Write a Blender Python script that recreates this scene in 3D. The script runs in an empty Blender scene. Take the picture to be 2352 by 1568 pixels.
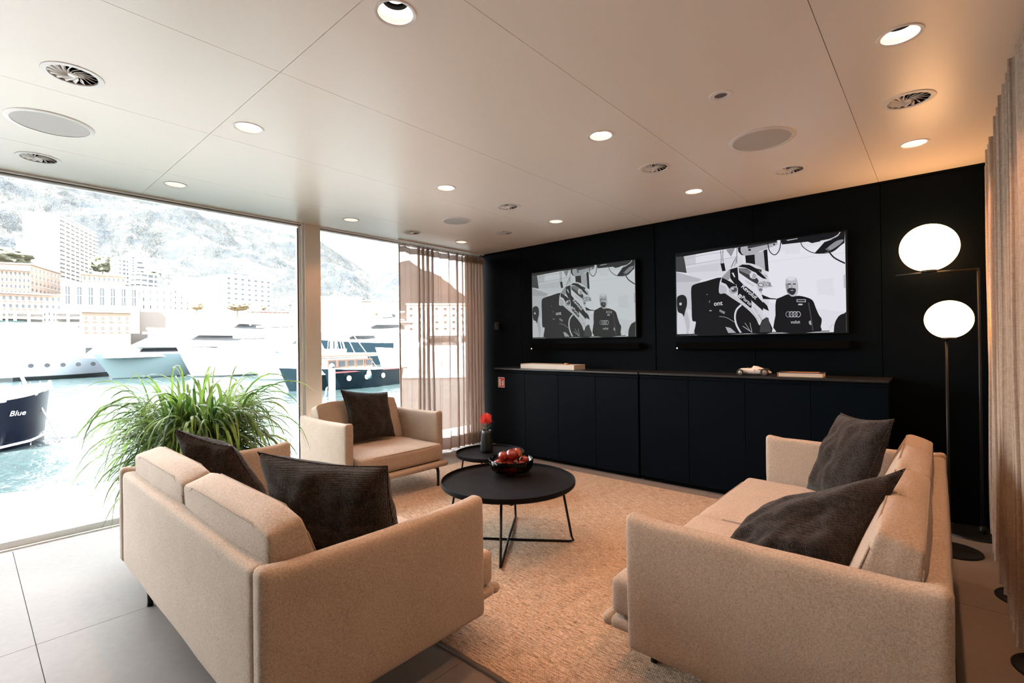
import bpy, bmesh, math, random
import numpy as np
from mathutils import Vector, Matrix, geometry, noise
random.seed(7)
S = bpy.context.scene
C = S.collection
PI = math.pi
R_ = math.radians

# ------------------------------------------------------------------ camera
F_PX, YAW, PITCH, ROLL, EYE = 1113.2, R_(41.41), R_(0.235), R_(-0.726), 1.35
fw = Vector((-math.sin(YAW)*math.cos(PITCH), math.cos(YAW)*math.cos(PITCH), math.sin(PITCH)))
rt = Vector((math.cos(YAW), math.sin(YAW), 0)); up = rt.cross(fw)
r2 = rt*math.cos(ROLL)+up*math.sin(ROLL); u2 = -rt*math.sin(ROLL)+up*math.cos(ROLL)
cd = bpy.data.cameras.new('camera'); cam = bpy.data.objects.new('camera', cd); C.objects.link(cam)
M = Matrix((r2, u2, -fw)).transposed().to_4x4(); M.translation = (0, 0, EYE)
cam.matrix_world = M
cd.sensor_width = 36; cd.lens = 36*F_PX/2352; cd.clip_start = .05; cd.clip_end = 4000
S.camera = cam

# ------------------------------------------------------------------ world, sun, exposure
w = bpy.data.worlds.new('world'); S.world = w; w.use_nodes = True
nt = w.node_tree; nt.nodes.clear()
wo = nt.nodes.new('ShaderNodeOutputWorld'); bg = nt.nodes.new('ShaderNodeBackground')
tc = nt.nodes.new('ShaderNodeTexCoord'); sx = nt.nodes.new('ShaderNodeSeparateXYZ'); cr = nt.nodes.new('ShaderNodeValToRGB')
cr.color_ramp.elements[0].position = 0.0; cr.color_ramp.elements[0].color = (1, .97, .93, 1)
cr.color_ramp.elements[1].position = .9; cr.color_ramp.elements[1].color = (.80, .89, 1, 1)
nt.links.new(tc.outputs['Generated'], sx.inputs[0]); nt.links.new(sx.outputs['Z'], cr.inputs[0])
nt.links.new(cr.outputs[0], bg.inputs[0]); nt.links.new(bg.outputs[0], wo.inputs[0])
bg.inputs[1].default_value = 11.5
sd = bpy.data.lights.new('sun', 'SUN'); sd.energy = 108; sd.angle = .01; sd.color = (1, .95, .88)
so = bpy.data.objects.new('sun', sd); C.objects.link(so)
so.rotation_euler = Vector((.25, -.75, .85)).to_track_quat('Z', 'Y').to_euler()
V = S.view_settings
S.display_settings.display_device = 'sRGB'
V.view_transform = 'Standard'; V.look = 'None'; V.exposure = 0.62; V.gamma = 1; V.use_curve_mapping = False
cy = S.cycles
cy.use_denoising = True; cy.max_bounces = 8; cy.diffuse_bounces = 4; cy.glossy_bounces = 3
cy.transparent_max_bounces = 14; cy.transmission_bounces = 4
cy.caustics_reflective = False; cy.caustics_refractive = False; cy.sample_clamp_indirect = 6

SPOT_W, SPOT_COL = 34, (1, .47, .24)
GLOBE_E, GLOBE_COL = 7.5, (1, .52, .21)

# ------------------------------------------------------------------ helpers
def pix(u, v, dist):
    """world point seen at photo pixel (u,v), at horizontal distance dist"""
    d = fw + r2*((u-1176)/F_PX) - u2*((v-784)/F_PX)
    t = dist/math.hypot(d.x, d.y)
    return Vector((0, 0, EYE)) + d*t

MATS = {}
def mat(name, col=(.8, .8, .8), rough=.6, metal=0., spec=.5, emit=None, estr=0., build=None):
    if name in MATS: return MATS[name]
    m = bpy.data.materials.new(name); m.use_nodes = True
    n = m.node_tree; b = n.nodes['Principled BSDF']
    b.inputs['Base Color'].default_value = (*col, 1); b.inputs['Roughness'].default_value = rough
    b.inputs['Metallic'].default_value = metal; b.inputs['Specular IOR Level'].default_value = spec
    if emit: b.inputs['Emission Color'].default_value = (*emit, 1); b.inputs['Emission Strength'].default_value = estr
    # faint procedural variation everywhere
    tcn = n.nodes.new('ShaderNodeTexCoord')
    if build: build(n, b, tcn)
    else:
        nz = n.nodes.new('ShaderNodeTexNoise'); nz.inputs['Scale'].default_value = 9; nz.inputs['Detail'].default_value = 3
        rp = n.nodes.new('ShaderNodeMapRange'); rp.inputs[3].default_value = max(.02, rough-.05); rp.inputs[4].default_value = min(1, rough+.05)
        n.links.new(tcn.outputs['Object'], nz.inputs[0]); n.links.new(nz.outputs[0], rp.inputs[0]); n.links.new(rp.outputs[0], b.inputs['Roughness'])
    MATS[name] = m
    return m

def N(n, t, **kw):
    x = n.nodes.new('ShaderNode'+t)
    for k, v in kw.items():
        if isinstance(k, str) and k.startswith('i'): x.inputs[int(k[1:])].default_value = v
        else: setattr(x, k, v)
    return x
def ramp(n, src, stops):
    r = n.nodes.new('ShaderNodeValToRGB'); e = r.color_ramp.elements
    while len(e) < len(stops): e.new(.5)
    for el, (p, c) in zip(e, stops): el.position = p; el.color = (*c, 1)
    n.links.new(src, r.inputs[0]); return r.outputs[0]
def noise_at(n, vec, scale, detail=3, sc=(1, 1, 1), rough=.5):
    mp = n.nodes.new('ShaderNodeMapping'); mp.inputs['Scale'].default_value = sc
    n.links.new(vec, mp.inputs[0])
    z = n.nodes.new('ShaderNodeTexNoise'); z.inputs['Scale'].default_value = scale; z.inputs['Detail'].default_value = detail
    z.inputs['Roughness'].default_value = rough
    n.links.new(mp.outputs[0], z.inputs[0]); return z.outputs[0]
def mth(n, op, a, b=None):
    x = n.nodes.new('ShaderNodeMath'); x.operation = op
    for i, s in enumerate((a, b)):
        if s is None: continue
        if isinstance(s, (int, float)): x.inputs[i].default_value = s
        else: n.links.new(s, x.inputs[i])
    return x.outputs[0]
def bump(n, b, h, strength, dist=.002):
    x = n.nodes.new('ShaderNodeBump'); x.inputs['Strength'].default_value = strength; x.inputs['Distance'].default_value = dist
    n.links.new(h, x.inputs['Height']); n.links.new(x.outputs[0], b.inputs['Normal'])

def fabric(c1, c2, freq=420., str_=.5, dist=.0015, an=.30):
    def f(n, b, t):
        o = t.outputs['Object']
        a1 = noise_at(n, o, 1, 2, (freq, freq, freq*an)); a2 = noise_at(n, o, 1, 2, (freq*an, freq*an, freq))
        mix = mth(n, 'ADD', mth(n, 'MULTIPLY', a1, .5), mth(n, 'MULTIPLY', a2, .5))
        big = noise_at(n, o, 6, 3)
        m2 = mth(n, 'ADD', mth(n, 'MULTIPLY', mix, .9), mth(n, 'MULTIPLY', big, .1))
        n.links.new(ramp(n, m2, [(.36, c1), (.62, c2)]), b.inputs['Base Color'])
        s = n.nodes.new('ShaderNodeSeparateXYZ'); n.links.new(o, s.inputs[0])
        k = 2*PI*freq*.9
        d1 = mth(n, 'SINE', mth(n, 'MULTIPLY', mth(n, 'ADD', mth(n, 'ADD', s.outputs[0], s.outputs[1]), s.outputs[2]), k*.55))
        d2 = mth(n, 'SINE', mth(n, 'MULTIPLY', mth(n, 'SUBTRACT', mth(n, 'ADD', s.outputs[0], s.outputs[1]), s.outputs[2]), k*.55))
        w1 = mth(n, 'ADD', mth(n, 'MULTIPLY', d1, d2), mth(n, 'MULTIPLY', d1, .25))
        h = mth(n, 'ADD', mth(n, 'MULTIPLY', w1, .35), mix)
        bump(n, b, h, str_, dist)
        b.inputs['Sheen Weight'].default_value = .15; b.inputs['Sheen Roughness'].default_value = .5
    return f
BEIGE = mat('beige wool', rough=.95, spec=.2, build=fabric((.30, .235, .18), (.51, .42, .34), 430, .5))
DARK = mat('charcoal coarse weave', rough=.95, spec=.15, build=fabric((.005, .0042, .004), (.034, .027, .024), 140, 1., .004))
PIPE = mat('beige seam', rough=.95, spec=.2, build=fabric((.22, .17, .13), (.38, .31, .25), 430, .4))
BLACK = mat('black powder coat', (.006, .007, .008), .45, spec=.3)
BLACKTOP = mat('black laminate', (.0040, .0046, .0062), .5, spec=.10)
NAVY = mat('navy front', (.0010, .0028, .0052), .5, spec=.04)
NAVYW = mat('navy wall', (.0012, .0028, .0045), .55, spec=.04)
SLOT = mat('shadow gap', (.001, .001, .001), .9, spec=.1)
WHITE = mat('white powder coat', (.78, .76, .73), .4)
GRILL = mat('speaker cloth', (.50, .485, .47), .8)
def ceil_b(n, b, t):
    o = t.outputs['Object']
    z = noise_at(n, o, 260, 2)
    n.links.new(ramp(n, z, [(.2, (.83, .765, .69)), (.8, (.87, .805, .73))]), b.inputs['Base Color'])
    bump(n, b, z, .08, .001)
CEIL = mat('ceiling satin panel', rough=.34, spec=.5, build=ceil_b)
def tile_b(n, b, t):
    o = t.outputs['Object']
    z = noise_at(n, o, 1.6, 5); z2 = noise_at(n, o, 30, 3)
    n.links.new(ramp(n, mth(n, 'ADD', mth(n, 'MULTIPLY', z, .7), mth(n, 'MULTIPLY', z2, .3)), [(.3, (.150, .130, .115)), (.7, (.205, .180, .160))]), b.inputs['Base Color'])
    bump(n, b, z2, .05, .002)
TILE = mat('stone tile', rough=.55, spec=.2, build=tile_b)
GROUT = mat('grout', (.12, .11, .10), .9)
def rug_b(n, b, t):
    o = t.outputs['Object']; s = n.nodes.new('ShaderNodeSeparateXYZ'); n.links.new(o, s.inputs[0])
    streak = noise_at(n, o, 1, 3, (14, 260, 1)); st2 = noise_at(n, o, 1, 2, (60, 130, 1))
    rows = mth(n, 'SINE', mth(n, 'MULTIPLY', s.outputs[1], 2*PI/.011)); cols = mth(n, 'SINE', mth(n, 'MULTIPLY', s.outputs[0], 2*PI/.009))
    wv = mth(n, 'MULTIPLY', rows, cols)
    v = mth(n, 'ADD', mth(n, 'MULTIPLY', streak, .55), mth(n, 'ADD', mth(n, 'MULTIPLY', st2, .35), mth(n, 'MULTIPLY', wv, .07)))
    n.links.new(ramp(n, v, [(.30, (.10, .068, .046)), (.46, (.46, .34, .245)), (.60, (.72, .565, .43))]), b.inputs['Base Color'])
    bump(n, b, mth(n, 'ADD', wv, mth(n, 'MULTIPLY', streak, 1.5)), .5, .003)
RUG = mat('woven rug', rough=.95, spec=.1, build=rug_b)
RUGEDGE = mat('rug border tape', (.10, .08, .065), .9)
def curt_b(c1, c2):
    def f(n, b, t):
        o = t.outputs['Object']
        z = mth(n, 'ADD', mth(n, 'MULTIPLY', noise_at(n, o, 1, 2, (300, 300, 30)), .5), mth(n, 'MULTIPLY', noise_at(n, o, 1, 2, (40, 40, 300)), .5))
        n.links.new(ramp(n, z, [(.35, c1), (.65, c2)]), b.inputs['Base Color']); bump(n, b, z, .2, .001)
    return f
DRAPE = mat('beige drape', rough=.95, spec=.1, build=curt_b((.34, .265, .205), (.48, .385, .31)))
def sheer_mat():
    m = bpy.data.materials.new('sheer linen'); m.use_nodes = True; n = m.node_tree; n.nodes.clear()
    o = n.nodes.new('ShaderNodeOutputMaterial'); d = N(n, 'BsdfDiffuse'); tr = N(n, 'BsdfTranslucent'); tp = N(n, 'BsdfTransparent')
    t = n.nodes.new('ShaderNodeTexCoord')
    z = mth(n, 'ADD', mth(n, 'MULTIPLY', noise_at(n, t.outputs['Object'], 1, 2, (420, 420, 25)), .5), mth(n, 'MULTIPLY', noise_at(n, t.outputs['Object'], 1, 2, (25, 25, 420)), .5))
    d.inputs[0].default_value = (.50, .39, .32, 1); tr.inputs[0].default_value = (.21, .140, .108, 1)
    a = N(n, 'MixShader'); a.inputs[0].default_value = .5; n.links.new(d.outputs[0], a.inputs[1]); n.links.new(tr.outputs[0], a.inputs[2])
    bmx = N(n, 'MixShader'); f = n.nodes.new('ShaderNodeMapRange'); f.inputs[1].default_value = .3; f.inputs[2].default_value = .7; f.inputs[3].default_value = .84; f.inputs[4].default_value = .985
    n.links.new(z, f.inputs[0]); n.links.new(f.outputs[0], bmx.inputs[0]); n.links.new(tp.outputs[0], bmx.inputs[1]); n.links.new(a.outputs[0], bmx.inputs[2])
    n.links.new(bmx.outputs[0], o.inputs[0]); MATS['sheer'] = m; return m
SHEER = sheer_mat()
def pane_mat(name, tint, ior=1.45, gl=.9):
    m = bpy.data.materials.new(name); m.use_nodes = True; n = m.node_tree; n.nodes.clear()
    o = n.nodes.new('ShaderNodeOutputMaterial'); tp = N(n, 'BsdfTransparent'); g = N(n, 'BsdfGlossy'); fr = N(n, 'Fresnel'); mx = N(n, 'MixShader')
    tp.inputs[0].default_value = (*tint, 1); g.inputs[0].default_value = (gl, gl, gl, 1); g.inputs[1].default_value = .02; fr.inputs[0].default_value = ior
    n.links.new(fr.outputs[0], mx.inputs[0]); n.links.new(tp.outputs[0], mx.inputs[1]); n.links.new(g.outputs[0], mx.inputs[2]); n.links.new(mx.outputs[0], o.inputs[0])
    return m
PANE = pane_mat('window pane', (.97, .98, .98), 1.2)
SMOKE = pane_mat('smoked glass', (.72, .56, .50), 1.25)
FRAME = mat('beige frame', (.70, .63, .56), .5)
SILL = mat('white track', (.82, .81, .80), .35)

class MB:
    def __init__(s): s.v = []; s.f = []; s.m = []; s.mats = []
    def mi(s, m):
        if m not in s.mats: s.mats.append(m)
        return s.mats.index(m)
    def add(s, vs, fs, m):
        o = len(s.v); k = s.mi(m); s.v += [tuple(x) for x in vs]
        for f in fs: s.f.append([o+i for i in f]); s.m.append(k)
    def box(s, a, b, m, mtx=None):
        x0, y0, z0 = a; x1, y1, z1 = b
        vs = [Vector(p) for p in ((x0,y0,z0),(x1,y0,z0),(x1,y1,z0),(x0,y1,z0),(x0,y0,z1),(x1,y0,z1),(x1,y1,z1),(x0,y1,z1))]
        if mtx: vs = [mtx @ v for v in vs]
        s.add(vs, [(3,2,1,0),(4,5,6,7),(0,1,5,4),(1,2,6,5),(2,3,7,6),(3,0,4,7)], m)
    def bbox(s, a, b, m, r=.004, mtx=None):           # bevelled box
        bm = bmesh.new(); bmesh.ops.create_cube(bm, size=1)
        d = [b[i]-a[i] for i in range(3)]
        for v in bm.verts: v.co = Vector([(a[i]+b[i])/2+v.co[i]*d[i] for i in range(3)])
        bmesh.ops.bevel(bm, geom=bm.edges[:], offset=min(r, min(d)*.45), segments=2, affect='EDGES', profile=.5)
        s.bm(bm, m, mtx)
    def bm(s, bm, m, mtx=None):
        bm.verts.index_update()
        vs = [(mtx @ v.co) if mtx else v.co.copy() for v in bm.verts]
        s.add(vs, [[v.index for v in f.verts] for f in bm.faces], m); bm.free()
    def tube(s, pts, r, m, n=8, cap=True, closed=False):
        pts = [Vector(p) for p in pts]; k = len(pts); rs = r if isinstance(r, (list, tuple)) else [r]*k
        rings = []; prev = None
        for i in range(k):
            a = pts[i-1] if (i > 0 or closed) else pts[i]; b = pts[(i+1) % k] if (i < k-1 or closed) else pts[i]
            d = (b-a).normalized()
            if prev is None: x = d.orthogonal().normalized()
            else:
                x = prev-d*prev.dot(d); x = x.normalized() if x.length > 1e-6 else d.orthogonal().normalized()
            prev = x; y = d.cross(x)
            rings.append([pts[i]+(x*math.cos(2*PI*j/n)+y*math.sin(2*PI*j/n))*rs[i] for j in range(n)])
        vs = [v for q in rings for v in q]; fs = []
        for i in range(k if closed else k-1):
            for j in range(n):
                i2 = (i+1) % k; fs.append((i*n+j, i*n+(j+1) % n, i2*n+(j+1) % n, i2*n+j))
        if cap and not closed: fs += [tuple(range(n))[::-1], tuple((k-1)*n+j for j in range(n))]
        s.add(vs, fs, m)
    def lathe(s, prof, m, n=40, c=(0, 0, 0), closed=False):
        c = Vector(c); vs = []; fs = []; k = len(prof)
        for r, z in prof:
            for j in range(n): vs.append(c+Vector((r*math.cos(2*PI*j/n), r*math.sin(2*PI*j/n), z)))
        for i in range(k-1 + (1 if closed else 0)):
            i2 = (i+1) % k
            for j in range(n): fs.append((i*n+j, i*n+(j+1) % n, i2*n+(j+1) % n, i2*n+j))
        if not closed:
            if prof[0][0] > 1e-5: fs.append(tuple(range(n))[::-1])
            if prof[-1][0] > 1e-5: fs.append(tuple((k-1)*n+j for j in range(n)))
        s.add(vs, fs, m)
    def build(s, name, parent=None, smooth=False, angle=None, loc=None):
        me = bpy.data.meshes.new(name); me.from_pydata(s.v, [], s.f); me.update()
        for m in s.mats: me.materials.append(m)
        me.polygons.foreach_set('material_index', s.m)
        if smooth or angle is not None:
            me.polygons.foreach_set('use_smooth', [True]*len(me.polygons))
            if angle is not None:
                try: me.set_sharp_from_angle(angle=R_(angle))
                except Exception: pass
        o = bpy.data.objects.new(name, me); C.objects.link(o)
        if parent: o.parent = parent
        if loc: o.location = loc
        return o
def tag(o, label=None, cat=None, group=None, kind=None):
    if label: o['label'] = label
    if cat: o['category'] = cat
    if group: o['group'] = group
    if kind: o['kind'] = kind
    return o
def thing(name, label, cat, loc=(0, 0, 0), rz=0., group=None):
    o = bpy.data.objects.new(name, None); C.objects.link(o); o.location = loc; o.rotation_euler = (0, 0, rz)
    o.empty_display_size = .1
    return tag(o, label, cat, group)
def struct(o): o['kind'] = 'structure'; return o
def copy_tree(o, parent=None):
    c = o.copy(); C.objects.link(c); c.parent = parent
    for ch in list(o.children): copy_tree(ch, c)
    return c
def text_geo(txt, size, font_bold=False, spacing=1.0):
    cu = bpy.data.curves.new('t', 'FONT'); cu.body = txt; cu.size = size; cu.align_x = 'CENTER'; cu.align_y = 'CENTER'; cu.resolution_u = 3
    cu.space_character = spacing; cu.offset = size*.015 if font_bold else 0
    ob = bpy.data.objects.new('t', cu); C.objects.link(ob)
    dg = bpy.context.evaluated_depsgraph_get(); me = bpy.data.meshes.new_from_object(ob.evaluated_get(dg))
    vs = [v.co.copy() for v in me.vertices]; fs = [tuple(p.vertices) for p in me.polygons]
    bpy.data.objects.remove(ob); bpy.data.meshes.remove(me); bpy.data.curves.remove(cu)
    return vs, fs

# ================================================================== room shell
H, XW, YW, YF = 2.58, -4.80, 4.78, 4.38
DL = [(x, y) for x in (-.105, -1.50, -2.90, -4.31) for y in (1.07, 2.525, 3.985)]
VENTS = [(-2.904, .335), (-4.33, .33), (-.104, 3.24), (-1.50, 3.25), (-.80, 3.97), (-2.895, 3.25), (-4.325, 3.265), (-3.61, 3.99)]
SPK = [(-3.62, .326), (-.802, 3.245), (-3.60, 3.265)]
SENS = (-.807, 2.522)
DLR, VR, SPR, SNR = .068, .098, .16, .034
def ceiling():
    mb = MB()
    xs = [XW-.02, -4.07, -3.14, -2.205, -1.26, -.343, .62]; ys = [-4, -2.95, -1.0, .95, YW]
    g = .0013
    holes = [(x, y, DLR) for x, y in DL] + [(x, y, VR) for x, y in VENTS] + [(SENS[0], SENS[1], SNR)]
    for i in range(len(xs)-1):
        for j in range(len(ys)-1):
            x0, x1, y0, y1 = xs[i]+g, xs[i+1]-g, ys[j]+g, ys[j+1]-g
            pts = [Vector(p) for p in ((x0, y0), (x1, y0), (x1, y1), (x0, y1))]; ed = [(0, 1), (1, 2), (2, 3), (3, 0)]
            hs = [h for h in holes if x0 < h[0] < x1 and y0 < h[1] < y1]
            for hx, hy, hr in hs:
                b = len(pts)
                for k in range(40): pts.append(Vector((hx+hr*math.cos(2*PI*k/40), hy+hr*math.sin(2*PI*k/40)))); ed.append((b+k, b+(k+1) % 40))
            v, e, f, *_ = geometry.delaunay_2d_cdt(pts, ed, [], 0, 1e-6)
            fs = []
            for t in f:
                c = sum((v[q] for q in t), Vector((0, 0)))/len(t)
                if any((c-Vector((h[0], h[1]))).length < h[2]*.98 for h in hs): continue
                fs.append(t[::-1])
            mb.add([(p.x, p.y, H) for p in v], fs, CEIL)
            z1 = H+.02
            q = [(x0, y0), (x1, y0), (x1, y1), (x0, y1)]
            for k in range(4):
                a, b = q[k], q[(k+1) % 4]
                mb.add([(a[0], a[1], H), (b[0], b[1], H), (b[0], b[1], z1), (a[0], a[1], z1)], [(0, 3, 2, 1)], CEIL)
    o = struct(mb.build('ceiling'))
    mb = MB(); mb.box((-5.0, -4.3, 2.76), (1.0, 5.1, 2.9), WHITE); struct(mb.build('ceiling_roof_slab'))  # unseen slab, added above the panels to block light
    # dark void trays above panels edges
    return o
ceiling()
# floor: tiles
mb = MB()
xs = [-4.69, -3.115, -1.54, .035, 1.0]; ys = [-4.0, -2.92, -1.35, .215, 1.785, 3.355, 4.9]
for i in range(len(xs)-1):
    for j in range(len(ys)-1):
        mb.box((xs[i]+.0015, ys[j]+.0015, -.02), (xs[i+1]-.0015, ys[j+1]-.0015, 0), TILE)
mb.box((-4.69, -4.0, -.12), (1.0, 4.95, -.006), GROUT)
struct(mb.build('floor'))
mb = MB(); mb.box((-5.0, -4.1, -.3), (-4.692, 5.0, -.012), SILL); mb.box((-4.86, -4.1, -.012), (-4.84, 5, .02), SILL); mb.box((-4.75, -4.1, -.012), (-4.735, 5, .0), SILL)
struct(mb.build('trim_1'))
mb = MB(); mb.box((-5.0, YW, -.3), (1.0, YW+.2, 2.9), NAVYW)
# raised wall panels with grooves
gx = [-4.85, -4.03, -2.21, -1.257, -.335, .62]
for a, b in zip(gx[:-1], gx[1:]):
    gl = .006 if abs(b+2.21) < .01 else .0025; gr_ = .006 if abs(a+2.21) < .01 else .0025
    mb.box((a+gr_, YW-.012, 0), (b-gl, YW, H-.018), NAVYW)
mb.box((-4.85, YW-.02, H-.016), (.62, YW, H), NAVYW)
struct(mb.build('wall_back'))
mb = MB(); mb.box((.62, -4.2, -.3), (.8, 5, 2.9), mat('plain wall', (.42, .30, .22), .8)); struct(mb.build('wall_right'))
mb = MB(); mb.box((-5.0, -4.2, -.3), (.8, -4.0, 2.9), mat('plain wall', (.42, .30, .22), .8)); struct(mb.build('wall_front'))
mb = MB(); mb.box((-5.0, -4.2, -.3), (-4.82, -2.2, 2.9), mat('plain wall', (.42, .30, .22), .8)); struct(mb.build('wall_left'))
# windows along the left side
bays = [(-4.0, -1.95), (-1.80, .05-.0), (-.0, 2.27), (2.44, 4.95)]
bays = [(-2.05, 2.265), (2.44, 4.95)]
posts = [(-2.20, -2.05), (2.275, 2.435)]
for k, (a, b) in enumerate(posts):
    mb = MB(); mb.bbox((-4.93, a, -.02), (-4.76, b, H+.1), FRAME, .003); o = struct(mb.build('trim_%d' % (k+2)))
dk = mat('dark seal', (.03, .03, .03), .6); lt = mat('pale aluminium', (.85, .84, .83), .4)
for k, (a, b) in enumerate(bays):
    mb = MB(); fr = .03
    mb.box((-4.88, a, 2.555), (-4.82, b, H+.05), lt); mb.box((-4.88, a, -.02), (-4.82, b, .03), SILL)
    mb.box((-4.88, a, .03), (-4.82, a+fr, 2.555), lt); mb.box((-4.88, b-fr, .03), (-4.82, b, 2.555), lt)
    mb.box((-4.822, b-fr-.012, .03), (-4.815, b-fr, 2.535), dk)
    mb.box((-4.825, a, 2.566), (-4.812, b, 2.575), dk)
    o = struct(mb.build('window_%d' % (k+1)))
    mb = MB(); mb.box((-4.856, a+fr, .03), (-4.850, b-fr, 2.555), PANE); mb.build('window_pane', o)
mb = MB(); mb.box((-4.80, -4, H-.012), (-4.77, 4.78, H-.001), WHITE); mb.box((-5.0, -4.2, 2.62), (-4.79, 5, 2.9), WHITE); struct(mb.build('trim_7'))

# ================================================================== rug
mb = MB()
for (a, b) in ((-4.11, -2.2102), (-2.2098, -.42)):
    mb.bbox((a, 1.42, .001), (b, 4.22, .012), RUG, .003)
rug = mb.build('rug'); tag(rug, 'large beige brown woven rug with streaked rows under coffee tables', 'rug')
mb = MB(); mb.bbox((-4.11, 1.405, .001), (-.42, 1.425, .013), RUGEDGE, .003); mb.build('border', rug)

# ================================================================== sofas
def soft_box(sx, sy, sz, r, bulge=(0, 0, 0), wr=0., seed=0, n=14):
    """rounded, slightly swollen upholstery block centred at origin"""
    def params(L):
        a = min(.45, 2.2*r/L); t = [-1, -1+a*.35, -1+a*.8, -1+a*1.5] ; m = [(-1+a*1.5)+(2-3*a)*i/n for i in range(1, n)]
        return t+m+[1-a*1.5, 1-a*.8, 1-a*.35, 1]
    ss = (sx, sy, sz); bm = bmesh.new()
    for ax in range(3):
        o1, o2 = [(1, 2), (2, 0), (0, 1)][ax]
        A, B = params(ss[o1]), params(ss[o2])
        for sg in (-1, 1):
            grid = []
            for a in A:
                row = []
                for b_ in B:
                    p = [0, 0, 0]; p[ax] = sg*ss[ax]/2; p[o1] = a*ss[o1]/2; p[o2] = b_*ss[o2]/2
                    P = Vector(p); I = Vector([max(-(ss[i]/2-r), min(ss[i]/2-r, P[i])) for i in range(3)])
                    d = (P-I); d.normalize(); Q = I+d*r
                    w = (1-(I[o1]/(ss[o1]/2-r+1e-6))**2)*(1-(I[o2]/(ss[o2]/2-r+1e-6))**2); w = max(w, 0)**.6
                    Q[ax] += sg*bulge[ax]*w
                    if wr:
                        nn = noise.noise(Vector((Q.x*5+seed, Q.y*5, Q.z*5)))+.5*noise.noise(Vector((Q.x*13+seed, Q.y*13, Q.z*13)))
                        Q += d*nn*wr
                    row.append(bm.verts.new(Q))
                grid.append(row)
            for i in range(len(A)-1):
                for j in range(len(B)-1):
                    q = [grid[i][j], grid[i+1][j], grid[i+1][j+1], grid[i][j+1]]
                    bm.faces.new(q if sg > 0 else q[::-1])
    bmesh.ops.remove_doubles(bm, verts=bm.verts, dist=1e-4)
    return bm
def cushion(name, parent, centre, size, r, bulge, wr, seed, wedge=None, m=BEIGE):
    mb = MB(); bm = soft_box(*size, r, bulge, wr, seed); sx, sy, sz = [q/2 for q in size]
    def wf(p):
        if not wedge: return p
        (yb0, yf0), (yb1, yf1), dz = wedge       # rear/front planes at the foot and at the top, top rises dz to the front
        q = (p.z+sz)/(2*sz); yb = yb0+(yb1-yb0)*q; yf = yf0+(yf1-yf0)*q; a = (p.y+sy)/(2*sy)
        drop = -.018*max(0, abs(p.x)/sx-.75)/.25*max(0, q)
        return Vector((p.x, yb+(yf-yb)*a-centre[1], p.z+dz*(a-.5)*q+drop))
    for v in bm.verts: v.co = wf(v.co)
    mb.bm(bm, m, Matrix.Translation(centre)); o = mb.build(name, parent, smooth=True)
    k = r*.28
    if wedge: loops = [[(-sx+k, y, -sz+k), (-sx+k, y, sz-k), (sx-k, y, sz-k), (sx-k, y, -sz+k)] for y in (-sy+k, sy-k)]
    else: loops = [[(-sx+k, -sy+k, z), (sx-k, -sy+k, z), (sx-k, sy-k, z), (-sx+k, sy-k, z)] for z in (sz-k, -sz+k)]
    for L in loops:
        P = []
        for i in range(4):
            a, b = Vector(L[i]), Vector(L[(i+1) % 4])
            for q in range(1, 8): P.append(Vector(centre)+wf(a.lerp(b, .02+.96*q/8)))
        mb = MB(); mb.tube(P, .0036, PIPE, 6, closed=True); mb.build('piping', o, smooth=True)
    return o
def leg(parent, x, y, sx_, sy_):
    mb = MB(); h = .185; zf = .0122 if sy_ > 0 else 0.
    mb.bbox((x-.014, min(y, y-sy_*.17), h-.020), (x+.014, max(y, y-sy_*.17), h+.008), BLACK, .005)
    mb.tube([(x, y-sy_*.035, h-.006), (x, y-sy_*.010, h-.012), (x, y, h-.036), (x, y, .02+zf), (x, y, zf)], [.014, .016, .0155, .0125, .015], BLACK, 12)
    return mb.build('leg', parent, smooth=True)
def make_sofa(name, label, cat, W, D, P, nseat, loc, rz, group=None, la=.69, seed=0):
    t = thing(name, label, cat, loc, rz, group)
    th, z0, z1 = .075, .19, la
    for s in (-1, 1):
        mb = MB(); bm = soft_box(th, D, z1-z0, .026, (.007, .0, .002), .0025, seed+s)
        for v in bm.verts:                # the corners of the arm rise slightly to soft points
            e = abs(v.co.y)/(D/2)
            if v.co.z > 0: v.co.z += .014*max(0, e-.8)/.2*(v.co.z/((z1-z0)/2))-.004*(1-e)
        mb.bm(bm, BEIGE, Matrix.Translation((s*(W/2-th/2), D/2, (z0+z1)/2)))
        mb.build('armrest', t, smooth=True)
    mb = MB(); mb.bm(soft_box(W-2*th-.004, .07, z1-z0-.01, .022, (0, .008, 0), .003, seed+5), BEIGE, Matrix.Translation((0, .038, (z0+z1)/2)))
    mb.build('back_panel', t, smooth=True)
    mb = MB(); mb.bm(soft_box(W-2*th-.01, D+P-.02-.06, .050, .024, (0, 0, 0), .001, seed), BEIGE, Matrix.Translation((0, (D+P-.04)/2+.05, .216)))
    mb.build('seat_base', t, smooth=True)
    mb = MB(); mb.bm(soft_box(W-2*th+.07 if nseat == 1 else W-2*th-.01, .055, .052, .0255, (0, 0, 0), .001, seed), BEIGE, Matrix.Translation((0, D+P, .217)))
    mb.build('front_roll', t, smooth=True)
    cw = (W-2*th-.012)/nseat
    for k in range(nseat):
        cx = -W/2+th+.006+cw*(k+.5)
        cushion('seat_cushion', t, (cx, (.10+D+P-.015)/2, .325), (cw-.008, D+P-.115, .155), .032, (.0, .0, .024), .004, seed+7*k)
        cushion('back_cushion', t, (cx, .18, .600), (cw-.012, .22, .40), .021, (.0, .022, .010), .005, seed+3*k+11, wedge=((.075, .315), (.055, .165), .035))
    lx = W/2-(.14 if nseat == 1 else .26)
    for s in (-1, 1):
        leg(t, s*lx, .085, s, -1); leg(t, s*lx, D+P-.02 if nseat == 1 else D+.01, s, 1)
    return t
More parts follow.
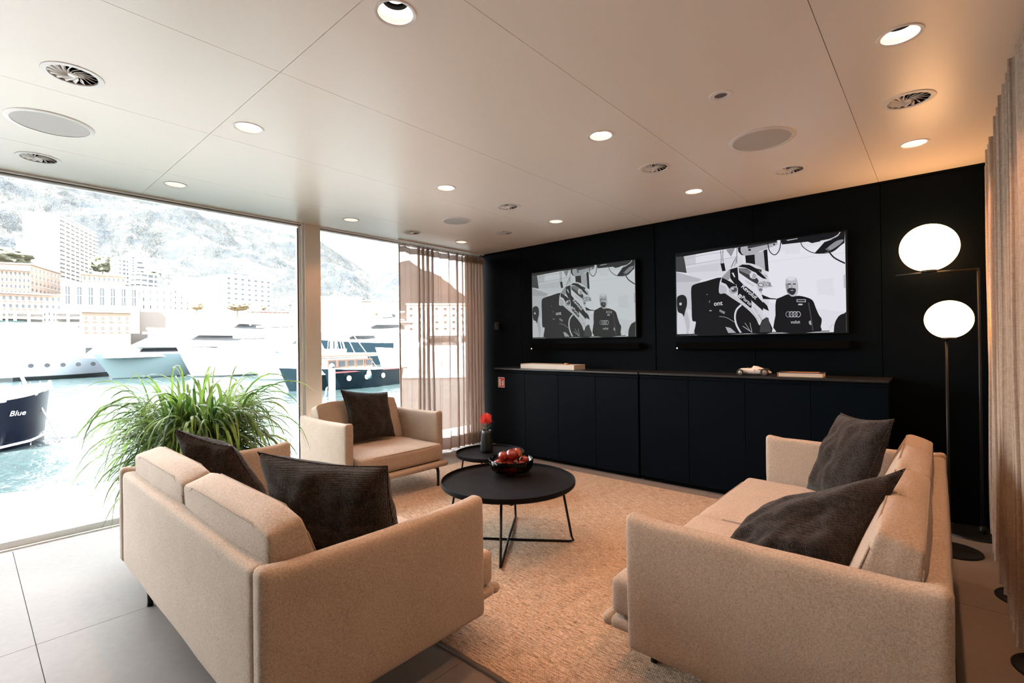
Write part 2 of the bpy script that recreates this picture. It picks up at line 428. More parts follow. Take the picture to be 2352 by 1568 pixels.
LS = make_sofa('sofa', 'beige two-seat sofa seen from behind, in front of the green grass plant', 'sofa', 1.92, .915, .155, 2, (-2.425, .56, 0), 0, seed=1)
mb = MB(); mb.box((-.972, .004, .40), (-.960, .012, .425), mat('grey label', (.12, .11, .10), .8)); mb.build('fabric_tag', LS)
RS = make_sofa('sofa', 'beige two-seat sofa seen from its side, with its back to the drawn curtains', 'sofa', 2.05, .925, .13, 2, (.022, 2.675, .0), R_(90), seed=40)
CH = make_sofa('armchair', 'beige upholstered armchair standing by the window near the sheer curtain', 'armchair', 1.04, .84, .10, 1, (-4.505, 2.60, 0), R_(-90), seed=80)

# ================================================================== throw pillows
def pillow(label, corners, thick, seed, sag=.0, group='charcoal throw pillows'):
    """corners TL,TR,BR,BL in world space; puffed square with pinched corners"""
    TL, TR, BR, BL = [Vector(c) for c in corners]; ctr = (TL+TR+BR+BL)/4
    nrm = (TR-BL).cross(TL-BR).normalized(); n = 34
    mb = MB(); vs = {}; bm = bmesh.new()
    def P(a, b_, sg):
        u_, v_ = a*2-1, b_*2-1
        # edges pull inwards between the corners
        pin = .095; uu = u_*(1-pin*(1-v_*v_)*abs(u_)**3); vv = v_*(1-pin*(1-u_*u_)*abs(v_)**3)
        A = (uu+1)/2; B = (vv+1)/2
        p = TL.lerp(TR, A).lerp(BL.lerp(BR, A), B)
        w_ = max(0, (1-u_**2)*(1-v_**2))**.42
        wn = noise.noise(Vector((u_*1.6+seed, v_*1.6, sg)))*.34+noise.noise(Vector((u_*4+seed, v_*4, sg*2)))*.16
        # creases running in from corners
        cre = .12*math.sin((u_*v_)*9+seed)*abs(u_*v_)
        return p+nrm*sg*thick/2*w_*(1+wn+cre)+Vector((0, 0, -sag*w_))
    for sg in (1, -1):
        g = [[bm.verts.new(P(i/n, j/n, sg)) for j in range(n+1)] for i in range(n+1)]
        for i in range(n):
            for j in range(n):
                q = [g[i][j], g[i+1][j], g[i+1][j+1], g[i][j+1]]; bm.faces.new(q[::-1] if sg > 0 else q)
    bmesh.ops.remove_doubles(bm, verts=bm.verts, dist=1e-4); bmesh.ops.recalc_face_normals(bm, faces=bm.faces)
    mb.bm(bm, DARK)
    t = thing('throw_pillow', label, 'pillow', (ctr.x, ctr.y, min(c[2] for c in corners)), 0, group)
    b = mb.build('pillow_cover', t, smooth=True); b.location = -t.location
    mb = MB(); pts = []
    for (a0, b0, a1, b1) in ((0, 0, 1, 0), (1, 0, 1, 1), (1, 1, 0, 1), (0, 1, 0, 0)):
        for q in range(14): s_ = q/14; pts.append(P(a0+(a1-a0)*s_, b0+(b1-b0)*s_, 0))
    mb.tube(pts, .0035, DARK, 6, closed=True); s_ = mb.build('seam', t, smooth=True); s_.location = -t.location
    return t
pillow('charcoal pillow in the near corner of the sofa seen from behind', [(-2.13, .81, .912), (-1.63, 1.10, .875), (-1.57, 1.16, .44), (-2.04, .92, .44)], .25, 1.3)
pillow('charcoal pillow at the far end of the sofa, before the green plant', [(-3.16, .77, .905), (-2.93, .98, .80), (-2.88, 1.18, .44), (-3.24, .92, .44)], .19, 5.1)
pillow('charcoal square pillow leaning upright in the armchair by the window', [(-4.26, 2.365, .932), (-4.26, 2.885, .868), (-4.08, 2.85, .44), (-4.08, 2.38, .44)], .16, 8.7)
pillow('charcoal pillow standing at the far end of the sofa by the cabinet', [(-.45, 3.50, .905), (-.175, 3.10, .945), (-.33, 3.02, .44), (-.62, 3.42, .44)], .18, 12.2)
pillow('charcoal pillow slumped behind the near armrest of the side-on sofa', [(-.56, 2.20, .65), (-.095, 2.15, .90), (-.25, 1.86, .46), (-.72, 1.90, .45)], .20, 17.9)

# ================================================================== coffee tables
def coffee_table(label, cx, cy, D, h, rot):
    t = thing('coffee_table', label, 'coffee table', (cx, cy, .012), rot, 'round black coffee tables'); h = h-.012
    R = D/2; mb = MB()
    mb.lathe([(0, h-.006), (R-.012, h-.006), (R-.006, h-.003), (R-.004, h+.012), (R, h+.014), (R+.002, h+.008), (R+.001, h-.012), (R-.006, h-.02), (0, h-.02)], BLACKTOP, 96)
    mb.build('tabletop', t, smooth=False, angle=35)
    rt_, rb = R*.80, R*.96
    for k in range(2):
        a = k*PI/2; c, s = math.cos(a), math.sin(a)
        P = [(rt_, h-.02), (rb-.012, .045), (rb, .014), (rb-.03, .006), (0, .006), (-rb+.03, .006), (-rb, .014), (-rb+.012, .045), (-rt_, h-.02)]
        mb = MB(); mb.tube([(c*x, s*x, z+(0.012*k if abs(x) < .2 else 0)) for x, z in P], .0082, BLACK, 10)
        mb.build('wire_leg', t, smooth=True)
        zc = h*.58
        mb = MB(); mb.tube([(c*rt_*.98, s*rt_*.98, h-.022), (c*.02, s*.02, zc+.01*k), (-c*rt_*.98, -s*rt_*.98, h-.022)], .0045, BLACK, 8)
        mb.build('brace', t, smooth=True)
    return t
coffee_table('larger round black coffee table carrying the glass bowl of apples', -2.215, 2.455, .905, .42, R_(35))
coffee_table('smaller round black coffee table carrying the vase with a red flower', -3.075, 3.17, .62, .36, R_(35))

# apples and bowl
BC = Vector((-2.325, 2.61, .4155))
bowl = thing('fruit_bowl', 'smoked dark glass bowl full of apples on the larger round table', 'bowl', BC)
mb = MB(); mb.lathe([(0, 0), (.085, 0), (.125, .018), (.156, .05), (.160, .108), (.156, .109), (.151, .052), (.120, .026), (.08, .009), (0, .009)], SMOKE, 64); mb.build('glass_body', bowl, smooth=True)
def apple_b(n, b, t):
    o = t.outputs['Object']; oi = n.nodes.new('ShaderNodeObjectInfo')
    ad = n.nodes.new('ShaderNodeVectorMath'); ad.operation = 'ADD'; n.links.new(o, ad.inputs[0])
    cmb = n.nodes.new('ShaderNodeCombineXYZ'); n.links.new(mth(n, 'MULTIPLY', oi.outputs['Random'], 7), cmb.inputs[0]); n.links.new(cmb.outputs[0], ad.inputs[1])
    z = noise_at(n, ad.outputs[0], 14, 3); st = noise_at(n, ad.outputs[0], 1, 3, (90, 90, 9))
    n.links.new(ramp(n, mth(n, 'ADD', mth(n, 'MULTIPLY', z, .75), mth(n, 'MULTIPLY', st, .25)), [(.42, (.15, .003, .003)), (.58, (.23, .014, .006)), (.68, (.40, .17, .028))]), b.inputs['Base Color'])
    b.inputs['Coat Weight'].default_value = .22; b.inputs['Coat Roughness'].default_value = .12
APPLE = mat('apple skin', rough=.3, build=apple_b); STEM = mat('apple stem', (.10, .06, .03), .8)
prof = []
for i in range(19):
    a = -PI/2+PI*i/18; r = .040*math.cos(a); z = .037*math.sin(a)
    if a > 0: z -= .012*max(0, 1-(r/.020))**1.5 if r < .02 else 0
    else: z += .006*max(0, 1-r/.016) if r < .016 else 0
    prof.append((r*(1+.06*math.sin(a)), z))
mb = MB(); mb.lathe(prof, APPLE, 32); ap_me = mb.build('apple_skin', None, smooth=True)
mb = MB(); mb.tube([(0, 0, .024), (.001, 0, .034), (.004, .002, .046)], .0014, STEM, 6); st_o = mb.build('stem', ap_me, smooth=True)
ap_me.name = 'apple'
APS = [((-.052, -.020, .125), 'pinkish red apple at the left of the heap in the bowl', 20, 1.05),
       ((.008, -.035, .140), 'deep red apple on top and nearest in the bowl', -12, 1.12),
       ((.038, .022, .136), 'orange red apple at the back right of the heap', 35, 1.08),
       ((.093, .050, .080), 'small red apple low at the right rim of the bowl', 10, .92),
       ((-.085, -.068, .062), 'yellowish apple low at the left front inside the bowl', 5, 1.0),
       ((-.005, -.100, .060), 'large shiny red apple low at the front of the bowl', -8, 1.1),
       ((.072, -.045, .062), 'orange topped apple low at the front right of the bowl', 14, 1.0),
       ((-.095, .020, .060), 'dark red apple low behind the left apples in the bowl', 30, 1.),
       ((-.02, .082, .060), 'dark red apple low at the back of the bowl', 60, 1.)]
first = True
for (p, lb, ti, sc_) in APS:
    a = ap_me if first else copy_tree(ap_me); first = False
    # p is given relative to the view: x to the right, y away
    q = Vector((p[0]*rt.x+p[1]*fw.x, p[0]*rt.y+p[1]*fw.y, p[2]))
    a.location = BC+q; a.rotation_euler = (R_(ti*.6), R_(ti*.4), R_(ti*9)); a.scale = (sc_,)*3
    tag(a, lb, 'apple', 'apples in the glass bowl')
# vase and flower
vx, vy = -3.14, 3.19
vase = thing('vase', 'tall dark ribbed vase on the smaller round table', 'vase', (vx, vy, .3555))
mb = MB(); n_ = 96; pr = [(0, 0), (.050, 0), (.0555, .012), (.0565, .03), (.0535, .10), (.046, .17), (.0425, .20), (.0395, .20), (.043, .165), (.05, .05), (0, .02)]
mb.lathe(pr, mat('vase glaze', (.010, .018, .022), .38), n_); 
for i, v in enumerate(mb.v):
    j = i % n_; x, y, z = v
    if .012 < z < .19: s_ = 1+.018*math.cos(j*2*PI*12/n_*2); mb.v[i] = (x*s_, y*s_, z)
mb.build('vase_body', vase, smooth=True)
fl = thing('cut_flower', 'red spiky pincushion flower standing in the dark vase', 'flower', (vx, vy, .44))
STEMG = mat('green stem', (.06, .10, .03), .7); PET = mat('red styles', (.75, .035, .015), .5, emit=None); CORE = mat('flower core', (.35, .015, .01), .7)
mb = MB(); mb.tube([(0, 0, 0), (.004, -.002, .1), (-.008, .004, .165)], .004, STEMG, 8); mb.build('stem', fl, smooth=True)
mb = MB(); fc = Vector((-.012, .005, .205))
for k in range(230):
    u_ = random.random(); th_ = random.random()*2*PI; ph = math.acos(1-1.75*u_)
    d = Vector((math.sin(ph)*math.cos(th_), math.sin(ph)*math.sin(th_), math.cos(ph)))
    L = random.uniform(.056, .068); upv = Vector((0, 0, 1)); side = d*.25+upv*.5
    pts = [fc+d*.014, fc+d*L*.5+Vector((0, 0, -.002)), fc+d*L*.85+upv*.004, fc+d*L*.93+upv*.010]
    mb.tube(pts, [.0013, .0011, .001, .0018], PET, 4)
mb.build('petals', fl)
mb = MB(); mb.lathe([(0.001, -.024), (.014, -.018), (.022, 0), (.016, .018), (0.001, .024)], CORE, 16, fc); mb.build('flower_core', fl, smooth=True)
mb = MB()
for k in range(9):
    a = k*2.4; d = Vector((math.cos(a), math.sin(a), 0)); b0 = Vector((0, 0, .10+.008*k)); L = .05+.02*(k % 3)
    s_ = Vector((-d.y, d.x, 0))*.006
    p0, p1, p2 = b0, b0+d*L*.6+Vector((0, 0, .03)), b0+d*L+Vector((0, 0, .035))
    mb.add([p0-s_*.4, p0+s_*.4, p1+s_, p1-s_, p2], [(0, 1, 2, 3), (3, 2, 4)], STEMG)
mb.build('leaves', fl)

# ================================================================== cabinets, worktop
ZT = 1.05
for k in range(2):
    x0 = -4.155 if k == 0 else -2.207; x1 = -2.223 if k == 0 else -.275
    t = thing('sideboard_cabinet', ['dark navy sideboard cabinet under the left television, four plain doors', 'dark navy sideboard cabinet under the right television, four plain doors'][k], 'cabinet', ((x0+x1)/2, YF, 0), 0, 'navy sideboard cabinets')
    mb = MB(); ox = (x0+x1)/2
    mb.box((x0-ox, .022, .06), (x1-ox, YW-.014-YF, ZT-.021), NAVY); mb.box((x0-ox+.01, .05, 0.0), (x1-ox-.01, YW-.02-YF, .06), SLOT)
    mb.box((x0-ox, .012, ZT-.06), (x1-ox, .03, ZT-.021), SLOT)
    mb.build('carcass', t)
    wd = (x1-x0)/4
    for j in range(4):
        mb = MB(); mb.bbox((x0-ox+j*wd+.0018, 0, .045), (x0-ox+(j+1)*wd-.0018, .020, ZT-.058), NAVY, .002)
        d = mb.build('door', t)
        mb = MB(); mb.bbox((x0-ox+j*wd+.0018, .008, ZT-.054), (x0-ox+(j+1)*wd-.0018, .03, ZT-.030), NAVY, .002)
        mb.build('finger_rail', t)
    mb = MB(); mb.bbox((x0, YF-.006, ZT-.018), (x1, YW-.014, ZT), mat('black worktop', (.012, .012, .013), .35), .0015)
    o = mb.build('worktop'); tag(o, ['thin black worktop under the white boxes', 'thin black worktop under the model racing car'][k], 'worktop', 'black worktops')
# sticker
t = thing('fire_extinguisher_sign', 'small red fire extinguisher sticker on the leftmost cabinet door', 'sign', (-4.045, YF-.0012, .875))
mb = MB(); mb.box((-.052, -.0, -.062), (.052, .001, .062), mat('sticker white', (.8, .78, .76), .5)); mb.build('border', t)
mb = MB(); mb.box((-.046, -.0006, -.056), (.046, .0, .056), mat('sticker red', (.62, .03, .03), .5)); mb.build('red_field', t)
mb = MB(); wm = mat('sticker white', (.8, .78, .76), .5)
mb.box((-.034, -.0012, -.042), (-.010, -.0006, .018), wm); mb.box((-.028, -.0012, .018), (-.016, -.0006, .030), wm); mb.box((-.036, -.0012, .028), (-.006, -.0006, .038), wm)
mb.box((-.038, -.0012, .010), (-.034, -.0006, .036), wm)
fl_ = [(.018, -.042), (.030, -.040), (.038, -.022), (.034, 0), (.038, .018), (.030, .012), (.028, .034), (.020, .016), (.014, .022), (.012, .0), (.016, -.016), (.010, -.028)]
mb.add([(x, -.0012, z) for x, z in fl_], [tuple(range(len(fl_)))], wm)
mb.build('pictogram', t)
# wall controller
t = thing('wall_controller', 'small black control box on the dark wall beside the sheer curtain', 'controller', (-4.44, YW-.012, 1.585))
mb = MB(); mb.bbox((-.04, -.045, -.05), (.04, 0, .05), BLACK, .008); mb.build('housing', t)
mb = MB(); mb.lathe([(0, 0), (.016, 0), (.016, .006), (0, .006)], mat('dark lens', (.02, .02, .02), .15), 20); 
o = mb.build('lens', t, smooth=True, loc=(0, -.045, .01)); o.rotation_euler = (PI/2, 0, 0)

# white boxes, copper knob
wb = mat('ivory lacquer', (.72, .66, .58), .35)
for k, (a, b, y0, y1, hh, lb) in enumerate(((-3.755, -3.24, 4.405, 4.62, .058, 'longer low white box at the left on the worktop'), (-3.236, -2.985, 4.40, 4.62, .055, 'shorter low white box with a copper knob resting on it'))):
    t = thing('storage_box', lb, 'box', ((a+b)/2, y0, ZT), 0, 'low white boxes'); w2 = (b-a)/2
    mb = MB(); mb.bbox((-w2, 0, 0), (w2, y1-y0, hh-.006), wb, .003); mb.build('box_body', t)
    mb = MB(); mb.bbox((-w2, 0, hh-.0055), (w2, y1-y0, hh), wb, .001); mb.build('lid', t)
mb = MB(); mb.lathe([(0, 0), (.026, 0), (.028, .003), (.028, .014), (.025, .018), (0, .018)], mat('copper', (.55, .26, .14), .3, 1.), 32)
o = mb.build('copper_disc', None, smooth=False, angle=40, loc=(-3.13, 4.47, ZT+.055)); tag(o, 'small round copper disc lying on the shorter white box', 'ornament')
# book
t = thing('book', 'thick hardback book lying flat at the right of the model car', 'book', (-.84, 4.50, ZT), R_(3))
cov = mat('dark book cover', (.02, .016, .014), .5); pg = mat('book pages', (.60, .50, .40), .9)
mb = MB(); mb.bbox((-.155, -.085, .003), (.150, .115, .034), pg, .001); mb.build('pages', t)
mb = MB(); mb.bbox((-.160, -.088, 0), (.153, .118, .003), cov, .001); mb.bbox((-.160, -.088, .034), (.153, .118, .037), cov, .001); mb.bbox((-.163, -.088, 0), (-.159, .118, .037), mat('tan spine', (.42, .22, .12), .6), .001)
mb.build('cover', t)
mb = MB(); mb.add([(-.13, -.07, .0375), (.13, -.07, .0375), (.11, .09, .0375), (-.02, .05, .0375), (-.09, .09, .0375)], [(0, 1, 2, 3, 4)], mat('tan spine', (.42, .22, .12), .6)); mb.build('cover_print', t)
# model racing car
t = thing('model_racing_car', 'white vintage model racing car on the worktop under the right television', 'model car', (-1.20, 4.49, ZT), R_(4))
cb = mat('ivory car paint', (.72, .66, .60), .25)
st = [(-.128, .030, .008, .010), (-.115, .034, .018, .018), (-.09, .037, .024, .024), (-.05, .037, .028, .026), (-.02, .038, .030, .027), (.01, .040, .031, .030), (.05, .040, .029, .028), (.085, .037, .024, .022), (.115, .032, .016, .014), (.138, .028, .006, .006)]
mb = MB(); n_ = 20; vs = []; fs = []
for (x, zc, hw, hh) in st:
    for j in range(n_):
        a = 2*PI*j/n_; ca, sa = math.cos(a), math.sin(a); k_ = 1.0
        vs.append((x, hw*math.copysign(abs(ca)**.8, ca), zc+hh*math.copysign(abs(sa)**.85, sa)))
for i in range(len(st)-1):
    for j in range(n_): fs.append((i*n_+j, i*n_+(j+1) % n_, (i+1)*n_+(j+1) % n_, (i+1)*n_+j))
fs += [tuple(range(n_))[::-1], tuple((len(st)-1)*n_+j for j in range(n_))]
mb.add(vs, fs, cb); mb.build('car_body', t, smooth=True)
mb = MB(); mb.lathe([(0, .058), (.017, .062), (.021, .067), (.016, .0675), (0, .061)], mat('seat leather', (.12, .02, .015), .6), 20, (-.028, 0, 0)); mb.build('cockpit', t, smooth=True)
mb = MB(); mb.bbox((-.046, -.012, .062), (-.043, .012, .078), mat('dark lens', (.02, .02, .02), .15), .001); mb.build('windscreen', t)
mb = MB(); mb.tube([(-.004, 0, .062), (.004, 0, .072), (.03, 0, .070), (.10, 0, .05)], [.010, .012, .010, .004], cb, 12); mb.build('headrest_fairing', t, smooth=True)
mb = MB(); mb.box((.045, -.0295, .050), (.075, -.026, .055), SLOT); mb.build('vent', t)
TYRE = mat('rubber', (.012, .012, .012), .7); HUB = mat('wire hub', (.5, .47, .42), .35, .8)
for (x, s_, r_) in ((-.098, -1, .027), (-.098, 1, .027), (.092, -1, .031), (.092, 1, .031)):
    mb = MB(); wv = .016
    mb.lathe([(r_*.62, -wv/2), (r_*.9, -wv/2), (r_, -wv*.25), (r_, wv*.25), (r_*.9, wv/2), (r_*.62, wv/2)], TYRE, 28, closed=True)
    wh = mb.build('wheel', t, smooth=True, loc=(x, s_*.045, r_)); wh.rotation_euler = (PI/2, 0, 0)
    mb = MB(); mb.lathe([(r_*.55, -.006), (r_*.64, -.006), (r_*.64, .006), (r_*.55, .006)], HUB, 28, closed=True)
    for q in range(14):
        a = 2*PI*q/14; mb.tube([(0, 0, -.004 if q % 2 else .004), (r_*.58*math.cos(a), r_*.58*math.sin(a), 0)], .0006, HUB, 4)
    mb.lathe([(0, -.008), (.0045, -.008), (.0045, .008), (0, .008)], HUB, 12); mb.build('hub', wh)
vs, fs = text_geo('2', .026, True)
mb = MB(); mb.add([(v.x+.012, -.0318, v.y+.044) for v in vs], fs, mat('race red', (.5, .02, .02), .4)); mb.build('race_number', t)

# ================================================================== televisions
def homog(src):
    dst = [(0, 1), (1, 1), (1, 0), (0, 0)]; A = []; bb = []
    for (x, y), (u_, v_) in zip(src, dst):
        A.append([x, y, 1, 0, 0, 0, -u_*x, -u_*y]); bb.append(u_); A.append([0, 0, 0, x, y, 1, -v_*x, -v_*y]); bb.append(v_)
    h = np.linalg.solve(np.array(A, float), np.array(bb, float))
    def f(x, y):
        w_ = h[6]*x+h[7]*y+1; return (h[0]*x+h[1]*y+h[2])/w_, (h[3]*x+h[4]*y+h[5])/w_
    return f
HM = homog([(104, 303), (1759, 92), (1762, 1062), (112, 1100)])
SW, SH = 1.402, .812
def spline(P, closed=True, k=5):
    n = len(P); out = []
    rng = n if closed else n-1
    for i in range(rng):
        p0, p1, p2, p3 = (P[(i-1) % n] if closed or i > 0 else P[0]), P[i], P[(i+1) % n], (P[(i+2) % n] if closed or i+2 < n else P[-1])
        for q in range(k):
            t = q/k; t2, t3 = t*t, t*t*t
            out.append(tuple(.5*((2*p1[c])+(-p0[c]+p2[c])*t+(2*p0[c]-5*p1[c]+4*p2[c]-p3[c])*t2+(-p0[c]+3*p1[c]-3*p2[c]+p3[c])*t3) for c in (0, 1)))
    if not closed: out.append(P[-1])
    return out
def ell(cx, cy, a, b, rot=0, n=28):
    c, s = math.cos(R_(rot)), math.sin(R_(rot))
    return [(cx+a*math.cos(t)*c-b*math.sin(t)*s, cy+a*math.cos(t)*s+b*math.sin(t)*c) for t in [2*PI*i/n for i in range(n)]]
def stroke(P, wd, closed=False):
    P = spline(P, closed, 5) if len(P) > 2 else P; L, Rr = [], []
    for i in range(len(P)):
        a = P[max(0, i-1)]; b = P[min(len(P)-1, i+1)]; dx, dy = b[0]-a[0], b[1]-a[1]; d = math.hypot(dx, dy) or 1
        L.append((P[i][0]-dy/d*wd/2, P[i][1]+dx/d*wd/2)); Rr.append((P[i][0]+dy/d*wd/2, P[i][1]-dx/d*wd/2))
    return L+Rr[::-1]
